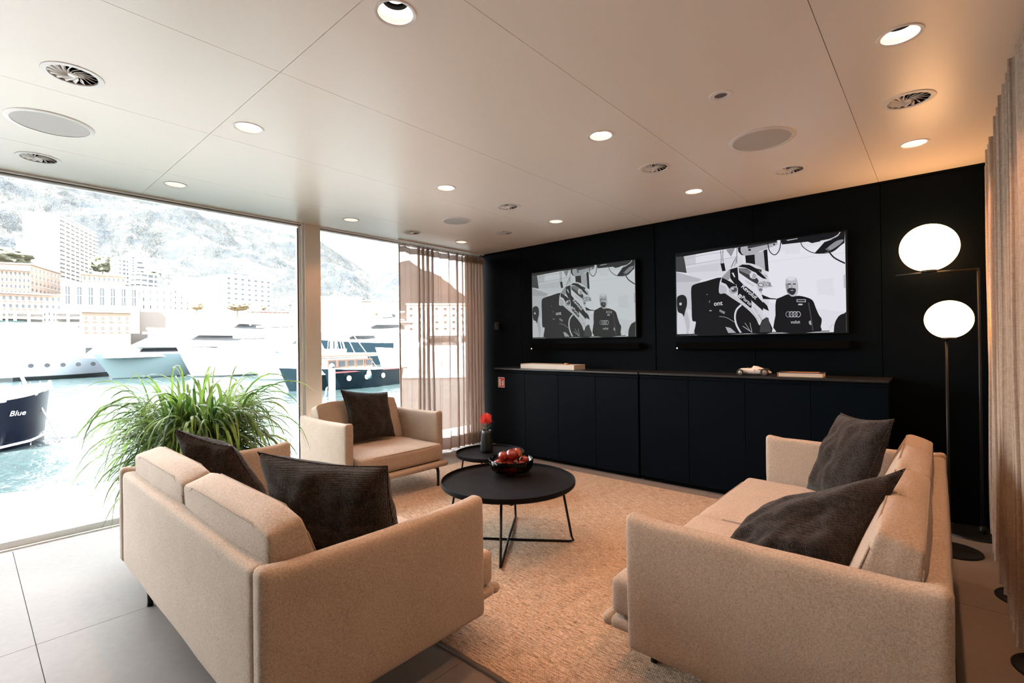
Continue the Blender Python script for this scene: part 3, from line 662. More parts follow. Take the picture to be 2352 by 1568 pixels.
PIC = [  # (grey, polygon in picture coordinates)
 (.80, [(104, 303), (1759, 92), (1762, 1062), (112, 1100)]),
 (.62, [(104, 303), (300, 280), (300, 480), (104, 480)]),
 (.74, [(185, 420), (760, 335), (760, 470), (350, 560), (210, 490)]),
 (.66, [(205, 440), (540, 390), (560, 430), (520, 470), (210, 487)]),
 (.45, stroke([(185, 352), (400, 310), (580, 285)], 5)), (.45, stroke([(205, 415), (450, 375), (720, 330)], 5)),
 (.62, [(106, 478), (360, 552), (262, 625), (262, 960), (300, 970), (290, 1093), (112, 1100)]),
 (.50, [(106, 478), (350, 548), (340, 572), (106, 580)]),
 (.012, [(104, 303), (560, 245), (560, 262), (182, 326), (196, 400), (210, 488), (104, 474)]),
 (.06, [(104, 330), (182, 326), (205, 480), (104, 470)]),
 # brick-like bright wall on the right
 (.86, [(1005, 300), (1756, 190), (1760, 870), (1020, 780)]),
 (.80, [(1180, 230), (1320, 212), (1322, 300), (1182, 315)]), (.80, [(1480, 560), (1640, 540), (1640, 700), (1490, 705)]),
 (.72, stroke([(1010, 385), (1300, 350), (1756, 300)], 4)), (.76, stroke([(1560, 700), (1640, 712), (1650, 690), (1650, 640)], 5)),
 (.55, [(1738, 520), (1756, 505), (1758, 640), (1742, 640)]),
 # left onlooker
 (.55, spline([(110, 850), (160, 840), (230, 900), (270, 980), (285, 1095), (115, 1098)])), (.72, spline([(120, 900), (150, 880), (185, 940), (205, 1080), (120, 1090)])),
 (.72, spline([(215, 850), (262, 860), (300, 960), (265, 1080), (225, 1090), (240, 980)])),
 (.02, spline([(112, 740), (140, 708), (180, 705), (208, 735), (212, 800), (195, 860), (180, 915), (165, 890), (120, 860)])), (.6, ell(148, 792, 13, 14)),
 # seat back and driver
 (.008, spline([(255, 640), (290, 600), (400, 570), (560, 533), (640, 600), (640, 800), (420, 1096), (288, 1092), (300, 970), (264, 952), (258, 800)], True, 3)),
 (.010, spline([(400, 700), (540, 690), (640, 700), (760, 780), (880, 860), (960, 900), (1000, 930), (1042, 1072), (800, 1080), (290, 1093), (400, 900)], True, 3)),
 (.05, [(930, 985), (985, 925), (1010, 925), (1040, 1072), (925, 1075)]),
 # overhead gear
 (.010, [(560, 262), (560, 245), (800, 205), (1100, 172), (1100, 190), (740, 240)]),
 (.012, [(1130, 172), (1759, 92), (1757, 150), (1700, 130), (1640, 168), (1480, 196), (1440, 205), (1400, 190), (1150, 216)]),
 (.62, [(1195, 172), (1300, 156), (1300, 162), (1198, 180)]),
 (.014, [(716, 245), (750, 238), (760, 300), (790, 322), (750, 315), (722, 285)]),
 (.46, [(745, 238), (812, 228), (1105, 186), (1105, 215), (1088, 226), (960, 268), (930, 280), (900, 312), (780, 322), (752, 300), (742, 270)]),
 (.05, [(812, 228), (1105, 186), (1105, 194), (815, 254)]), (.02, ell(832, 266, 14, 10)), (.02, ell(1072, 214, 9, 9)),
 (.010, [(788, 322), (880, 312), (886, 416), (796, 402)]), (.50, [(880, 312), (968, 272), (985, 470), (886, 416)]), (.010, [(968, 272), (1004, 260), (1018, 480), (984, 470)]),
 (.012, [(1757, 150), (1752, 205), (1640, 285), (1515, 306), (1465, 300), (1560, 195), (1640, 168), (1700, 132), (1712, 98), (1757, 92)]),
 (.30, spline([(1580, 262), (1630, 215), (1690, 180), (1745, 175), (1700, 225), (1610, 278)])), (.7, stroke([(1520, 185), (1620, 165), (1690, 128), (1712, 98)], 8)),
 (.02, stroke([(1330, 190), (1352, 240), (1430, 292), (1520, 304), (1640, 285), (1752, 190)], 8)), (.02, stroke([(1590, 268), (1650, 345), (1756, 402)], 15)), (.15, ell(1590, 268, 22, 10, 20)),
 (.02, stroke([(1010, 200), (1028, 280), (1075, 316), (1120, 275), (1140, 180)], 9)),
 (.30, [(600, 262), (690, 246), (650, 332)]), (.03, stroke([(548, 270), (552, 340), (550, 400)], 5)), (.03, stroke([(570, 262), (568, 330), (572, 400)], 5)), (.012, [(545, 398), (582, 394), (596, 468), (562, 474)]),
 (.03, stroke([(709, 240), (706, 320), (705, 400)], 5)), (.03, stroke([(700, 340), (672, 390), (650, 438)], 6)), (.03, stroke([(706, 350), (690, 400), (680, 425)], 4)),
 # helmet shell
 (.72, spline([(534, 690), (531, 620), (548, 550), (600, 485), (690, 420), (780, 395), (870, 405), (950, 445), (1000, 500), (1025, 570), (1050, 640), (1010, 790), (1018, 860), (1010, 905), (950, 950), (922, 1000), (890, 935), (830, 865), (740, 790), (640, 725), (590, 690)], True, 3)),
 (.35, spline([(560, 540), (590, 500), (640, 455), (640, 520), (620, 560)])),
 (.010, [(560, 535), (640, 575), (700, 610), (690, 650), (640, 660), (600, 600), (552, 580)]), (.010, [(640, 455), (712, 435), (722, 560), (690, 610), (640, 540)]),
 (.55, [(538, 600), (590, 620), (608, 650), (600, 690), (536, 690)]),
 (.010, [(722, 556), (765, 600), (865, 678), (960, 780), (1012, 862), (1005, 882), (950, 852), (850, 762), (716, 657), (694, 590)]),
 (.010, [(716, 650), (760, 680), (850, 765), (846, 832), (800, 820), (712, 720)]),
 (.62, [(590, 690), (640, 725), (740, 790), (840, 862), (920, 975), (905, 900), (840, 835), (720, 735), (640, 690)]),
 (.70, [(846, 760), (950, 858), (960, 900), (930, 960), (848, 838)]),
 (.78, [(722, 490), (750, 500), (900, 610), (950, 690), (950, 762), (865, 674), (765, 596), (726, 556)]),
 (.05, [(725, 445), (800, 448), (880, 500), (920, 570), (905, 602), (830, 560), (728, 488)]), (.22, [(732, 450), (800, 455), (860, 490), (850, 520), (735, 470)]),
 (.010, [(718, 430), (760, 408), (830, 412), (900, 450), (1000, 552), (960, 545), (850, 470), (790, 440)]), (.75, ell(868, 515, 38, 34, 20)), (.42, ell(868, 520, 28, 24, 20)), (.75, [(850, 470), (870, 480), (850, 545), (835, 535)]),
 (.04, [(890, 445), (950, 460), (945, 490)]),
 (.45, ell(672, 658, 46, 36, -20)), (.08, ell(680, 655, 28, 22, -20)), (.7, ell(665, 645, 12, 8)), (.75, [(655, 490), (672, 488), (690, 530), (680, 534)]),
 (.55, spline([(905, 602), (960, 572), (1030, 600), (1050, 640), (950, 690), (915, 660)])), (.18, ell(940, 608, 30, 20, 10)), (.7, ell(940, 608, 20, 12, 10)),
 (.28, [(960, 572), (1035, 585), (1040, 625), (975, 612)]),
 (.84, [(955, 640), (1060, 625), (1100, 742), (1030, 738), (948, 700)]), (.010, [(945, 700), (1030, 735), (1102, 742), (1100, 750), (960, 745)]), (.2, ell(938, 655, 18, 14)),
 (.010, [(962, 770), (1000, 810), (1016, 860), (955, 835)]), (.78, [(960, 835), (1016, 862), (1012, 905), (960, 900)]),
 (.72, stroke([(748, 800), (700, 850), (684, 920), (700, 1000), (742, 1075)], 17)), (.35, stroke([(530, 915), (600, 925), (680, 970)], 5)),
 (.5, stroke([(830, 975), (850, 1068)], 5)), (.5, stroke([(760, 1008), (855, 1072)], 6)), (.5, stroke([(780, 975), (830, 1050)], 4)), (.45, [(590, 1015), (640, 1025), (700, 1078), (620, 1080)]),
 (.35, ell(445, 858, 14, 6)), (.3, ell(412, 700, 5, 6)), (.3, ell(435, 770, 4, 12)), (.25, [(535, 845), (590, 870), (580, 892), (530, 865)]),
 # standing man
 (.55, spline([(1178, 600), (1185, 550), (1215, 528), (1250, 526), (1285, 545), (1300, 600), (1302, 660), (1290, 700), (1275, 725), (1215, 715), (1192, 680)])),
 (.78, ell(1235, 545, 42, 22)), (.30, [(1178, 600), (1210, 590), (1212, 700), (1192, 680)]),
 (.10, [(1202, 596), (1232, 592), (1232, 606), (1204, 610)]), (.10, [(1252, 592), (1280, 596), (1278, 608), (1252, 606)]), (.38, [(1236, 600), (1246, 600), (1250, 640), (1232, 640)]),
 (.03, spline([(1196, 665), (1215, 640), (1245, 640), (1275, 645), (1278, 675), (1255, 705), (1225, 700)])), (.35, ell(1243, 662, 16, 5)),
 (.010, spline([(1086, 760), (1140, 725), (1205, 700), (1240, 722), (1310, 714), (1400, 735), (1445, 765), (1470, 830), (1500, 900), (1526, 940), (1515, 1010), (1490, 1060), (1090, 1066), (1080, 900)], True, 3)),
 (.5, [(1285, 748), (1375, 748), (1375, 776), (1285, 774)]), (.02, [(1292, 754), (1368, 754), (1368, 769), (1292, 768)]), (.55, ell(1322, 798, 24, 8)), (.4, ell(1418, 975, 16, 22, -20)), (.06, stroke([(1400, 780), (1420, 900), (1440, 1050)], 12)),
 (.010, spline([(1640, 1064), (1650, 980), (1690, 910), (1740, 885), (1775, 880), (1775, 1075), (1640, 1070)], True, 3)), (.55, stroke([(1600, 1030), (1620, 1000), (1650, 990)], 5)),
 (.012, [(104, 1088), (560, 1076), (1600, 1050), (1600, 1058), (560, 1085), (112, 1100)]),
]
for k in range(4): PIC += [(.55 if k else .3, stroke(ell(1205+k*31, 893, 24, 26), 6, True))]
TXT = [('Revolut', 826, 676, 60, 41, .80, True), ('Porto', 800, 762, 50, 41, .80, True), ('ont', 520, 788, 62, -5, .75, True), ('castrol', 830, 590, 36, 32, .35, False),
       ('QATAR', 932, 925, 22, 60, .1, False), ('CARGOS', 888, 852, 16, 55, .1, False), ('volut', 1272, 968, 44, -2, .55, True), ('De', 995, 597, 34, 12, .8, True), ('NE', 985, 520, 30, 35, .2, False)]
BOX = [(735, 715, 26, 41)]
_tv_i = [0]
def television(label, cx, gain, lift, tint):
    t = thing('television', label, 'television', (cx, YW-.014, 1.815), 0, 'wall mounted televisions')
    w2, h2 = SW/2+.012, SH/2+.012; fm = mat('tv bezel', (.006, .010, .011), .5, spec=.1)
    mb = MB(); mb.bbox((-w2, -.05, -h2), (w2, -.012, h2), fm, .004); mb.box((-.3, -.012, -.2), (.3, 0, .2), BLACK); mb.build('casing', t)
    mb = MB(); cache = {}
    def gm(g):
        g = round(g, 2)
        key = 'screen %s %.2f' % (label[:5], g)
        if key not in cache:
            m = bpy.data.materials.new(key); m.use_nodes = True; b = m.node_tree.nodes['Principled BSDF']
            b.inputs['Base Color'].default_value = (.002, .002, .002, 1); b.inputs['Roughness'].default_value = .45; b.inputs['Specular IOR Level'].default_value = .02
            b.inputs['Emission Color'].default_value = (*[(lift[i]+tint[i]*gain*g)*.65 for i in range(3)], 1); b.inputs['Emission Strength'].default_value = 1
            cache[key] = m
        return cache[key]
    lay = [0]
    def put(g, poly, faces=None):
        lay[0] += 1; y = -.0502-.00003*lay[0]
        P = []
        for p in poly:
            a, b = HM(*p); P.append(((min(1, max(0, a))-.5)*SW, y, (min(1, max(0, b))-.5)*SH))
        if faces is None:
            vv = [Vector((p[0], p[2])) for p in P]
            try: tri = geometry.tessellate_polygon([[Vector((p[0], p[2], 0)) for p in P]])
            except Exception: return
            mb.add(P, [tuple(q) for q in tri], gm(g))
        else: mb.add(P, faces, gm(g))
    for g, poly in PIC: put(g, poly)
    for (s_, x, y, size, rot, g, bold) in TXT:
        vs, fs = text_geo(s_, size, bold); c, s = math.cos(R_(rot)), math.sin(R_(rot))
        put(g, [(x+v.x*c+v.y*s, y+v.x*s-v.y*c) for v in vs], fs)
    for (x, y, q, rot) in BOX:
        c, s = math.cos(R_(rot)), math.sin(R_(rot)); put(.8, [(x+a*q*.6*c-b*q*.6*s, y+a*q*.6*s+b*q*.6*c) for a, b in ((-1, -1), (1, -1), (1, 1), (-1, 1))])
        put(.05, [(x+a*q*.4*c-b*q*.12*s, y+a*q*.4*s+b*q*.12*c) for a, b in ((-1, -1), (1, -1), (1, 1), (-1, 1))])
    mb.build('screen', t)
    return t
television('left wall television showing a greyish picture of a helmeted driver', -3.112, .62, (.028, .029, .028), (.92, .97, 1.0))  # screen glare is put into the emission colour as raised blacks
television('right wall television showing a crisp picture of a helmeted driver', -1.262, .95, (.002, .002, .003), (.93, .92, 1.0))
SBK = mat('black speaker mesh', (.0025, .0028, .003), .9, spec=.02)
for k, (cx, ww) in enumerate(((-3.085, 1.46), (-1.25, 1.42))):
    t = thing('soundbar', ['black soundbar mounted below the left television', 'black soundbar mounted below the right television'][k], 'soundbar', (cx, YW-.012, 1.305), 0, 'black soundbars')
    mb = MB(); mb.bbox((-ww/2, -.09, -.035), (ww/2, -.01, .035), SBK, .008); mb.box((-ww/4, -.012, -.02), (ww/4, 0, .02), BLACK); mb.build('soundbar_body', t)
    mb = MB(); mb.lathe([(0, 0), (.006, 0), (.006, .002), (0, .002)], mat('led white', (1, 1, 1), .5, emit=(1, 1, 1), estr=2.5), 16)
    o = mb.build('status_light', t, loc=(-ww/2+.012, -.0905, -.022)); o.rotation_euler = (PI/2, 0, 0)

# ================================================================== curtains
def drape(name, parent, y0, y1, x0, z0, z1, folds, amp, m, over=.0, seed=0, nz=26, gather=.0, flare=0., pin=.0, ymap=None):
    mb = MB(); n_ = folds*18; vs = []; fs = []; rnd = random.Random(seed)
    fa = [rnd.uniform(.65, 1.2) for _ in range(folds+2)]; fo = [rnd.uniform(-.25, .25) for _ in range(folds+2)]
    for k in range(nz+1):
        z = z0+(z1-z0)*k/nz; q = 1-k/nz
        for i in range(n_+1):
            t = i/n_; ph = t*folds; fi = int(ph); fr = ph-fi; A = fa[fi]*(1-fr)+fa[fi+1]*fr
            a = 2*PI*ph
            x = x0+amp*A*math.sin(a)*(1-.15*q*0)+flare*q*math.sin(a*.5+seed)*.02
            if ymap:
                y = float(np.interp(ph, [m_[0] for m_ in ymap], [m_[1] for m_ in ymap])); dy = float(np.interp(ph+.5, [m_[0] for m_ in ymap], [m_[1] for m_ in ymap]))-float(np.interp(ph-.5, [m_[0] for m_ in ymap], [m_[1] for m_ in ymap]))
                y += dy*over*math.sin(2*a)+.006*math.sin(4*q+fi)*q
            else: y = y0+(y1-y0)*(t+over/folds*math.sin(2*a)*A+ (fo[fi]*(1-fr)+fo[fi+1]*fr)/folds*(1+.25*math.sin(2.5*q+fi)))
            x += .006*math.sin(3*q*PI+ph*1.7)*q
            vs.append((x, min(max(y, min(y0, y1)), max(y0, y1)), z))
    for k in range(nz):
        for i in range(n_): fs.append((k*(n_+1)+i, k*(n_+1)+i+1, (k+1)*(n_+1)+i+1, (k+1)*(n_+1)+i))
    mb.add(vs, fs, m); return mb.build(name, parent, smooth=True)
t = thing('sheer_curtain', 'rosy beige sheer curtain hanging over the window beside the dark wall', 'curtain', (0, 0, 0))
args = dict(folds=15, amp=.050, over=.10, seed=3, ymap=[(0, 3.36), (1, 3.60), (5, 3.88), (7, 4.20), (9, 4.40), (15, 4.74)])
drape('sheer_cloth', t, 3.36, 4.74, -4.69, .02, 2.50, m=SHEER, **args)
drape('header_band', t, 3.36, 4.74, -4.687, 2.43, 2.525, m=SHEER, nz=3, **args)
drape('bottom_hem', t, 3.36, 4.74, -4.687, .02, .17, m=SHEER, nz=3, **args)
drape('side_hem', t, 3.345, 3.365, -4.69, .02, 2.52, m=mat('linen edge', (.42, .33, .26), .9), folds=1, amp=.012)
tr = thing('curtain_track', 'white ceiling track above the rosy sheer curtain', 'curtain track', (-4.69, 4.05, H))
mb = MB(); mb.bbox((-.012, -.70, -.018), (.012, .70, -.0005), WHITE, .002); mb.build('track', tr)
for k in range(27):
    mb = MB(); mb.tube([(0, -.66+k*.0505, -.018), (.004, -.66+k*.0505, -.035), (0, -.66+k*.0505, -.055)], .0025, WHITE, 5); mb.build('glider', tr)
def curtain(label, y0, y1, folds, seed, z0):
    t = thing('curtain', label, 'curtain', (0, 0, 0), 0, 'heavy beige curtains')
    drape('curtain_cloth', t, y0, y1, .300, z0, 2.545, folds, .062, DRAPE, over=.08, seed=seed)
    return t
curtain('beige floor length curtain at the far right next to the dark wall', 3.05, 4.76, 13, 5, .02)
curtain('nearest beige curtain at the right edge of the picture', .35, 3.03, 19, 9, .03)
for k, (x, y, lb) in enumerate(((.335, 3.60, 'black flat foot showing under the hem of the far curtain'), (.34, 2.88, 'black flat foot showing under the hem of the nearest curtain'))):
    mb = MB(); mb.lathe([(0, 0), (.13, 0), (.135, .004), (.13, .010), (0, .012)], BLACK, 40); o = mb.build('stand_foot', None, smooth=True, loc=(x, y, 0)); tag(o, lb, 'stand foot')

# ================================================================== floor lamps
GLOBE = mat('opal glass', (.9, .85, .75), .3, emit=GLOBE_COL, estr=GLOBE_E)
def globe(parent, c, r, cut):
    mb = MB(); P = [(max(.001, r*math.sin(a)), -r*math.cos(a)) for a in [cut+(PI-cut)*i/28 for i in range(29)]]
    mb.lathe(P, GLOBE, 48, c); return mb.build('globe_shade', parent, smooth=True)
t = thing('floor_lamp', 'tall black floor lamp with a horizontal arm and large glowing globe', 'floor lamp', (.185, 4.60, 0))
mb = MB(); mb.lathe([(0, 0), (.165, 0), (.168, .004), (.165, .010), (0, .012)], BLACK, 56, (-.02, .0, 0)); mb.build('base', t, smooth=False, angle=40)
mb = MB(); mb.tube([(.02, 0, .01), (.02, 0, 1.825)], .0085, BLACK, 12); mb.lathe([(0, .01), (.02, .01), (.02, .06), (0, .065)], BLACK, 20, (.02, 0, 0)); mb.build('pole', t, smooth=True)
mb = MB(); mb.tube([(.0285, 0, 1.819), (-.425, 0, 1.819)], .0085, BLACK, 12); mb.build('arm', t, smooth=True)
mb = MB(); mb.lathe([(0, 1.825), (.045, 1.825), (.045, 1.838), (0, 1.838)], BLACK, 28, (-.235, 0, 0)); mb.build('shade_holder', t)
globe(t, (-.235, 0, 2.000), .168, .27)
t = thing('floor_lamp', 'shorter black floor lamp with a small globe on a straight pole', 'floor lamp', (.045, 4.15, 0))
mb = MB(); mb.lathe([(0, 0), (.145, 0), (.148, .004), (.145, .010), (0, .012)], BLACK, 56, (.0, .0, 0)); mb.build('base', t, smooth=False, angle=40)
mb = MB(); mb.tube([(-.012, 0, .01), (-.012, 0, 1.345)], .0075, BLACK, 12); mb.build('pole', t, smooth=True)
mb = MB(); mb.lathe([(0, 1.345), (.035, 1.345), (.035, 1.355), (0, 1.355)], BLACK, 28); mb.build('shade_holder', t)
globe(t, (0, 0, 1.468), .120, .30)
mb = MB(); mb.tube([(.19, 4.68, .005), (.24, 4.70, .004), (.30, 4.66, .004), (.36, 4.72, .004), (.42, 4.74, .004)], .003, BLACK, 6); o = mb.build('power_cable', None, smooth=True); tag(o, 'thin black cable on the floor behind the tall lamp base', 'cable')

# ================================================================== ceiling fittings
LAMPE = mat('downlight lens', (1, 1, 1), .5, emit=(1, .86, .70), estr=14)
dl = thing('downlight', '', 'ceiling light', (0, 0, H), 0, 'recessed ceiling downlights')
mb = MB(); mb.lathe([(DLR-.004, 0), (DLR+.003, -.0035), (DLR+.010, -.003), (DLR+.011, 0), (DLR+.011, .001), (DLR-.004, .001)], WHITE, 48, closed=True); mb.build('trim_ring', dl, smooth=False, angle=50)
mb = MB(); mb.lathe([(DLR-.004, 0), (DLR-.008, .012), (DLR-.020, .045)], mat('white reflector', (.56, .57, .60), .5), 48)
mb.f = [f for f in mb.f if len(f) == 4]; mb.m = mb.m[:len(mb.f)]; mb.build('reflector', dl, smooth=True)
mb = MB(); mb.lathe([(DLR-.018, .045), (DLR-.018, .062), (DLR-.030, .064)], SLOT, 48); mb.f = [f for f in mb.f if len(f) == 4]; mb.m = mb.m[:len(mb.f)]; mb.lathe([(.064, .012), (.064, .095), (.0, .096)], SLOT, 32); mb.f = [f for f in mb.f if len(f) == 4]; mb.m = mb.m[:len(mb.f)]
mb.build('baffle', dl)
mb = MB(); mb.lathe([(0, .058), (.034, .060), (.036, .070), (0, .071)], LAMPE, 32); mb.build('lens', dl, smooth=False, angle=40)
names = {(-.105, 1.07): None}
rowx = {-.105: 'by the drawn curtains', -1.50: 'in the second column from the drawn curtains', -2.90: 'in the third column from the drawn curtains', -4.31: 'in the column by the glass wall'}
rowy = {1.07: 'nearest the viewer', 2.525: 'midway along', 3.985: 'nearest the dark wall'}
first = True
for (x, y) in DL:
    o = dl if first else copy_tree(dl); first = False
    o.location = (x, y, H); o['label'] = 'round white downlight %s, %s' % (rowx[x], rowy[y])
    ld = bpy.data.lights.new('downlight_beam', 'SPOT'); ld.energy = SPOT_W*(.35 if x < -4 else 1); ld.color = SPOT_COL; ld.spot_size = R_(104); ld.spot_blend = .55; ld.shadow_soft_size = .022
    lo = bpy.data.objects.new('downlight_beam', ld); C.objects.link(lo); lo.location = (x, y, H+.052)
vt = thing('ceiling_vent', '', 'air vent', (0, 0, H), 0, 'swirl ceiling air vents')
mb = MB(); mb.lathe([(VR-.012, .002), (VR-.010, -.004), (VR+.010, -.003), (VR+.012, 0), (VR+.012, .002)], WHITE, 56, closed=True); mb.build('outer_ring', vt, smooth=False, angle=40)
mb = MB(); mb.lathe([(VR-.003, .003), (VR-.003, .08), (0, .081)], SLOT, 40); mb.f = [f for f in mb.f if len(f) == 4 or True]; mb.f = mb.f[1:] if len(mb.f[0]) > 4 else mb.f
keep = [(f, m_) for f, m_ in zip(mb.f, mb.m) if len(f) == 4]; mb.f = [k_[0] for k_ in keep]; mb.m = [k_[1] for k_ in keep]; mb.build('dark_duct', vt)
mb = MB(); mb.lathe([(0, -.003), (.018, -.002), (.021, .003), (0, .004)], WHITE, 28); mb.build('hub', vt, smooth=True)
mb = MB()
for k in range(16):
    a0 = 2*PI*k/16; pts = []
    for q in range(8):
        s_ = q/7; r_ = .017+(VR-.026)*s_; a = a0+.75*math.sin(s_*PI*.5)*.9
        d = Vector((math.cos(a), math.sin(a), 0)); n2 = Vector((-d.y, d.x, 0)); wv = .005+.016*s_
        c = d*r_
        pts += [c-n2*wv*.5+Vector((0, 0, -.002)), c+n2*wv*.5+Vector((0, 0, .010))]
    mb.add(pts, [(2*q, 2*q+1, 2*q+3, 2*q+2) for q in range(7)], WHITE)
bl = mb.build('swirl_blades', vt, smooth=True)
md = bl.modifiers.new('thick', 'SOLIDIFY'); md.thickness = .0015
VL = ['largest swirl vent at the upper left, above the glass wall side', 'swirl vent near the window edge at the far left', 'swirl vent in the orange glow above the tall lamp', 'swirl vent between two downlights above the left edge of the right television',
      'swirl vent nearest the dark wall above the right television', 'swirl vent right of the round speaker near the sheer curtain', 'swirl vent just above the end of the sheer curtain', 'swirl vent closest to the dark wall corner']
for k, (x, y) in enumerate(VENTS):
    o = vt if k == 0 else copy_tree(vt); o.location = (x, y, H); o['label'] = VL[k]; o.rotation_euler = (0, 0, .4*k)
sp = thing('ceiling_speaker', '', 'speaker', (0, 0, H), 0, 'round ceiling speakers')
mb = MB(); mb.lathe([(SPR-.022, .0), (SPR-.020, -.007), (SPR-.004, -.005), (SPR, -.001), (SPR, .0)], WHITE, 64, closed=True); mb.build('speaker_ring', sp, smooth=False, angle=40)
mb = MB(); mb.lathe([(0, -.005), (SPR-.021, -.004), (SPR-.021, -.0005), (0, -.0005)], GRILL, 64); mb.build('speaker_grille', sp)
for k, ((x, y), lb) in enumerate(zip(SPK, ('large round speaker in the ceiling at the far left', 'round speaker in the ceiling in front of the right television', 'round speaker in the ceiling near the sheer curtain'))):
    o = sp if k == 0 else copy_tree(sp); o.location = (x, y, H); o['label'] = lb
    if k == 0: o.scale = (1.15, 1.15, 1)
    elif k == 2: o.scale = (.92, .92, 1)
t = thing('ceiling_sensor', 'small round sensor with a grey centre in the right part of the ceiling', 'sensor', (SENS[0], SENS[1], H))
mb = MB(); mb.lathe([(SNR-.004, .002), (SNR-.003, -.004), (SNR+.018, -.003), (SNR+.021, 0), (SNR+.02, .002)], WHITE, 40, closed=True); mb.build('sensor_ring', t, smooth=False, angle=40)
mb = MB(); mb.lathe([(0, .004), (SNR-.003, .003), (SNR-.003, .02), (0, .02)], mat('grey mesh', (.13, .12, .115), .7), 32); mb.build('sensor_mesh', t)

# ================================================================== grass plant
def leaf_mat(name, c1, c2):
    m = bpy.data.materials.new(name); m.use_nodes = True; n = m.node_tree; b = n.nodes['Principled BSDF']; out = n.nodes['Material Output']
    t = n.nodes.new('ShaderNodeTexCoord'); z = noise_at(n, t.outputs['Object'], 5, 3)
    col = ramp(n, z, [(.35, c1), (.65, c2)]); n.links.new(col, b.inputs['Base Color']); b.inputs['Roughness'].default_value = .4
    tr = N(n, 'BsdfTranslucent'); n.links.new(col, tr.inputs[0]); mx = N(n, 'MixShader'); mx.inputs[0].default_value = .4
    n.links.new(b.outputs[0], mx.inputs[1]); n.links.new(tr.outputs[0], mx.inputs[2]); n.links.new(mx.outputs[0], out.inputs[0]); return m
LEAF = leaf_mat('grass blade', (.07, .15, .025), (.27, .42, .09)); LEAFD = leaf_mat('dark blade', (.025, .07, .015), (.10, .20, .04)); HAIR = leaf_mat('panicle', (.22, .30, .08), (.45, .52, .2))
PX, PY = -4.02, 1.12
pl = thing('grass_plant', 'bushy green ornamental grass with arching blades behind the sofa', 'plant', (PX, PY, 0))
mb = MB(); mb.lathe([(0, 0), (.19, 0), (.20, .01), (.235, .46), (.245, .47), (.23, .475), (.215, .44), (0, .44)], mat('pot', (.10, .10, .10), .6), 48); mb.build('planter', pl, smooth=False, angle=40)
rnd = random.Random(21)
def blade(mb, base, az_, el, L, wd, droop, m, twist=0.):
    k = 10; p = Vector(base); d = Vector((math.cos(az_)*math.cos(el), math.sin(az_)*math.cos(el), math.sin(el))); vs = []; fs = []
    side = Vector((-math.sin(az_), math.cos(az_), 0))
    for i in range(k+1):
        s_ = i/k; w_ = wd*(min(1, s_*5+.35))*(1-s_**2.2)**.8+.0006
        sd_ = (side*math.cos(twist*s_)+Vector((0, 0, 1))*math.sin(twist*s_)).normalized(); nn = d.cross(sd_).normalized()
        vs += [p-sd_*w_/2, p+nn*w_*.16, p+sd_*w_/2]
        p = p+d*(L/k); hz = Vector((d.x, d.y, 0)); d = (d+Vector((0, 0, -1))*droop*(.35+1.5*s_)/k+Vector((rnd.uniform(-1, 1), rnd.uniform(-1, 1), 0))*.045).normalized()
    for i in range(k):
        a = 3*i; fs += [(a, a+1, a+4, a+3), (a+1, a+2, a+5, a+4)]
    mb.add(vs, fs, m)
def clump(name, cnt, m, Lr, er, wr_):
    mb = MB()
    for _ in range(cnt):
        az_ = rnd.uniform(0, 2*PI); r_ = .19*math.sqrt(rnd.random()); b0 = (r_*math.cos(az_), r_*math.sin(az_), .44); z0 = rnd.random()
        # some leaves leave the culms higher up
        hgt = rnd.choice((0, .08, .16, .24, .32, .38)); b1 = (b0[0]*(1+hgt*1.5), b0[1]*(1+hgt*1.5), .44+hgt)
        blade(mb, b1, az_+rnd.uniform(-.7, .7), R_(rnd.uniform(*er)), rnd.uniform(*Lr), rnd.uniform(*wr_), rnd.uniform(2.4, 5.2), m, rnd.uniform(-1.1, 1.1))
    return mb.build(name, pl, smooth=True)
clump('grass_blades', 420, LEAF, (.42, .74), (15, 72), (.016, .030)); clump('upright_blades', 170, LEAF, (.38, .62), (55, 86), (.014, .024)); clump('inner_blades', 300, LEAFD, (.30, .55), (20, 80), (.016, .028))
mb = MB()
for _ in range(70):
    az_ = rnd.uniform(0, 2*PI); el = R_(rnd.uniform(45, 85)); L = rnd.uniform(.35, .62); r_ = rnd.uniform(0, .15)
    b0 = Vector((r_*math.cos(az_), r_*math.sin(az_), .44)); tip = b0+Vector((math.cos(az_)*math.cos(el), math.sin(az_)*math.cos(el), math.sin(el)))*L
    mid = b0.lerp(tip, .5)+Vector((0, 0, .03)); mb.tube([b0, mid, tip], [.0022, .0018, .001], HAIR, 5)
    for q in range(42):
        s_ = rnd.uniform(.62, 1); c = mid.lerp(tip, s_*1.1-.1); dd = Vector((rnd.gauss(0, 1), rnd.gauss(0, 1), rnd.gauss(.5, .8))).normalized(); l2 = rnd.uniform(.03, .07)
        e = c+dd*l2; sd_ = dd.orthogonal().normalized()*.0009; mb.add([c-sd_, c+sd_, e+sd_*.7, e-sd_*.7], [(0, 1, 2, 3)], HAIR)
mb.build('feathery_seed_heads', pl)

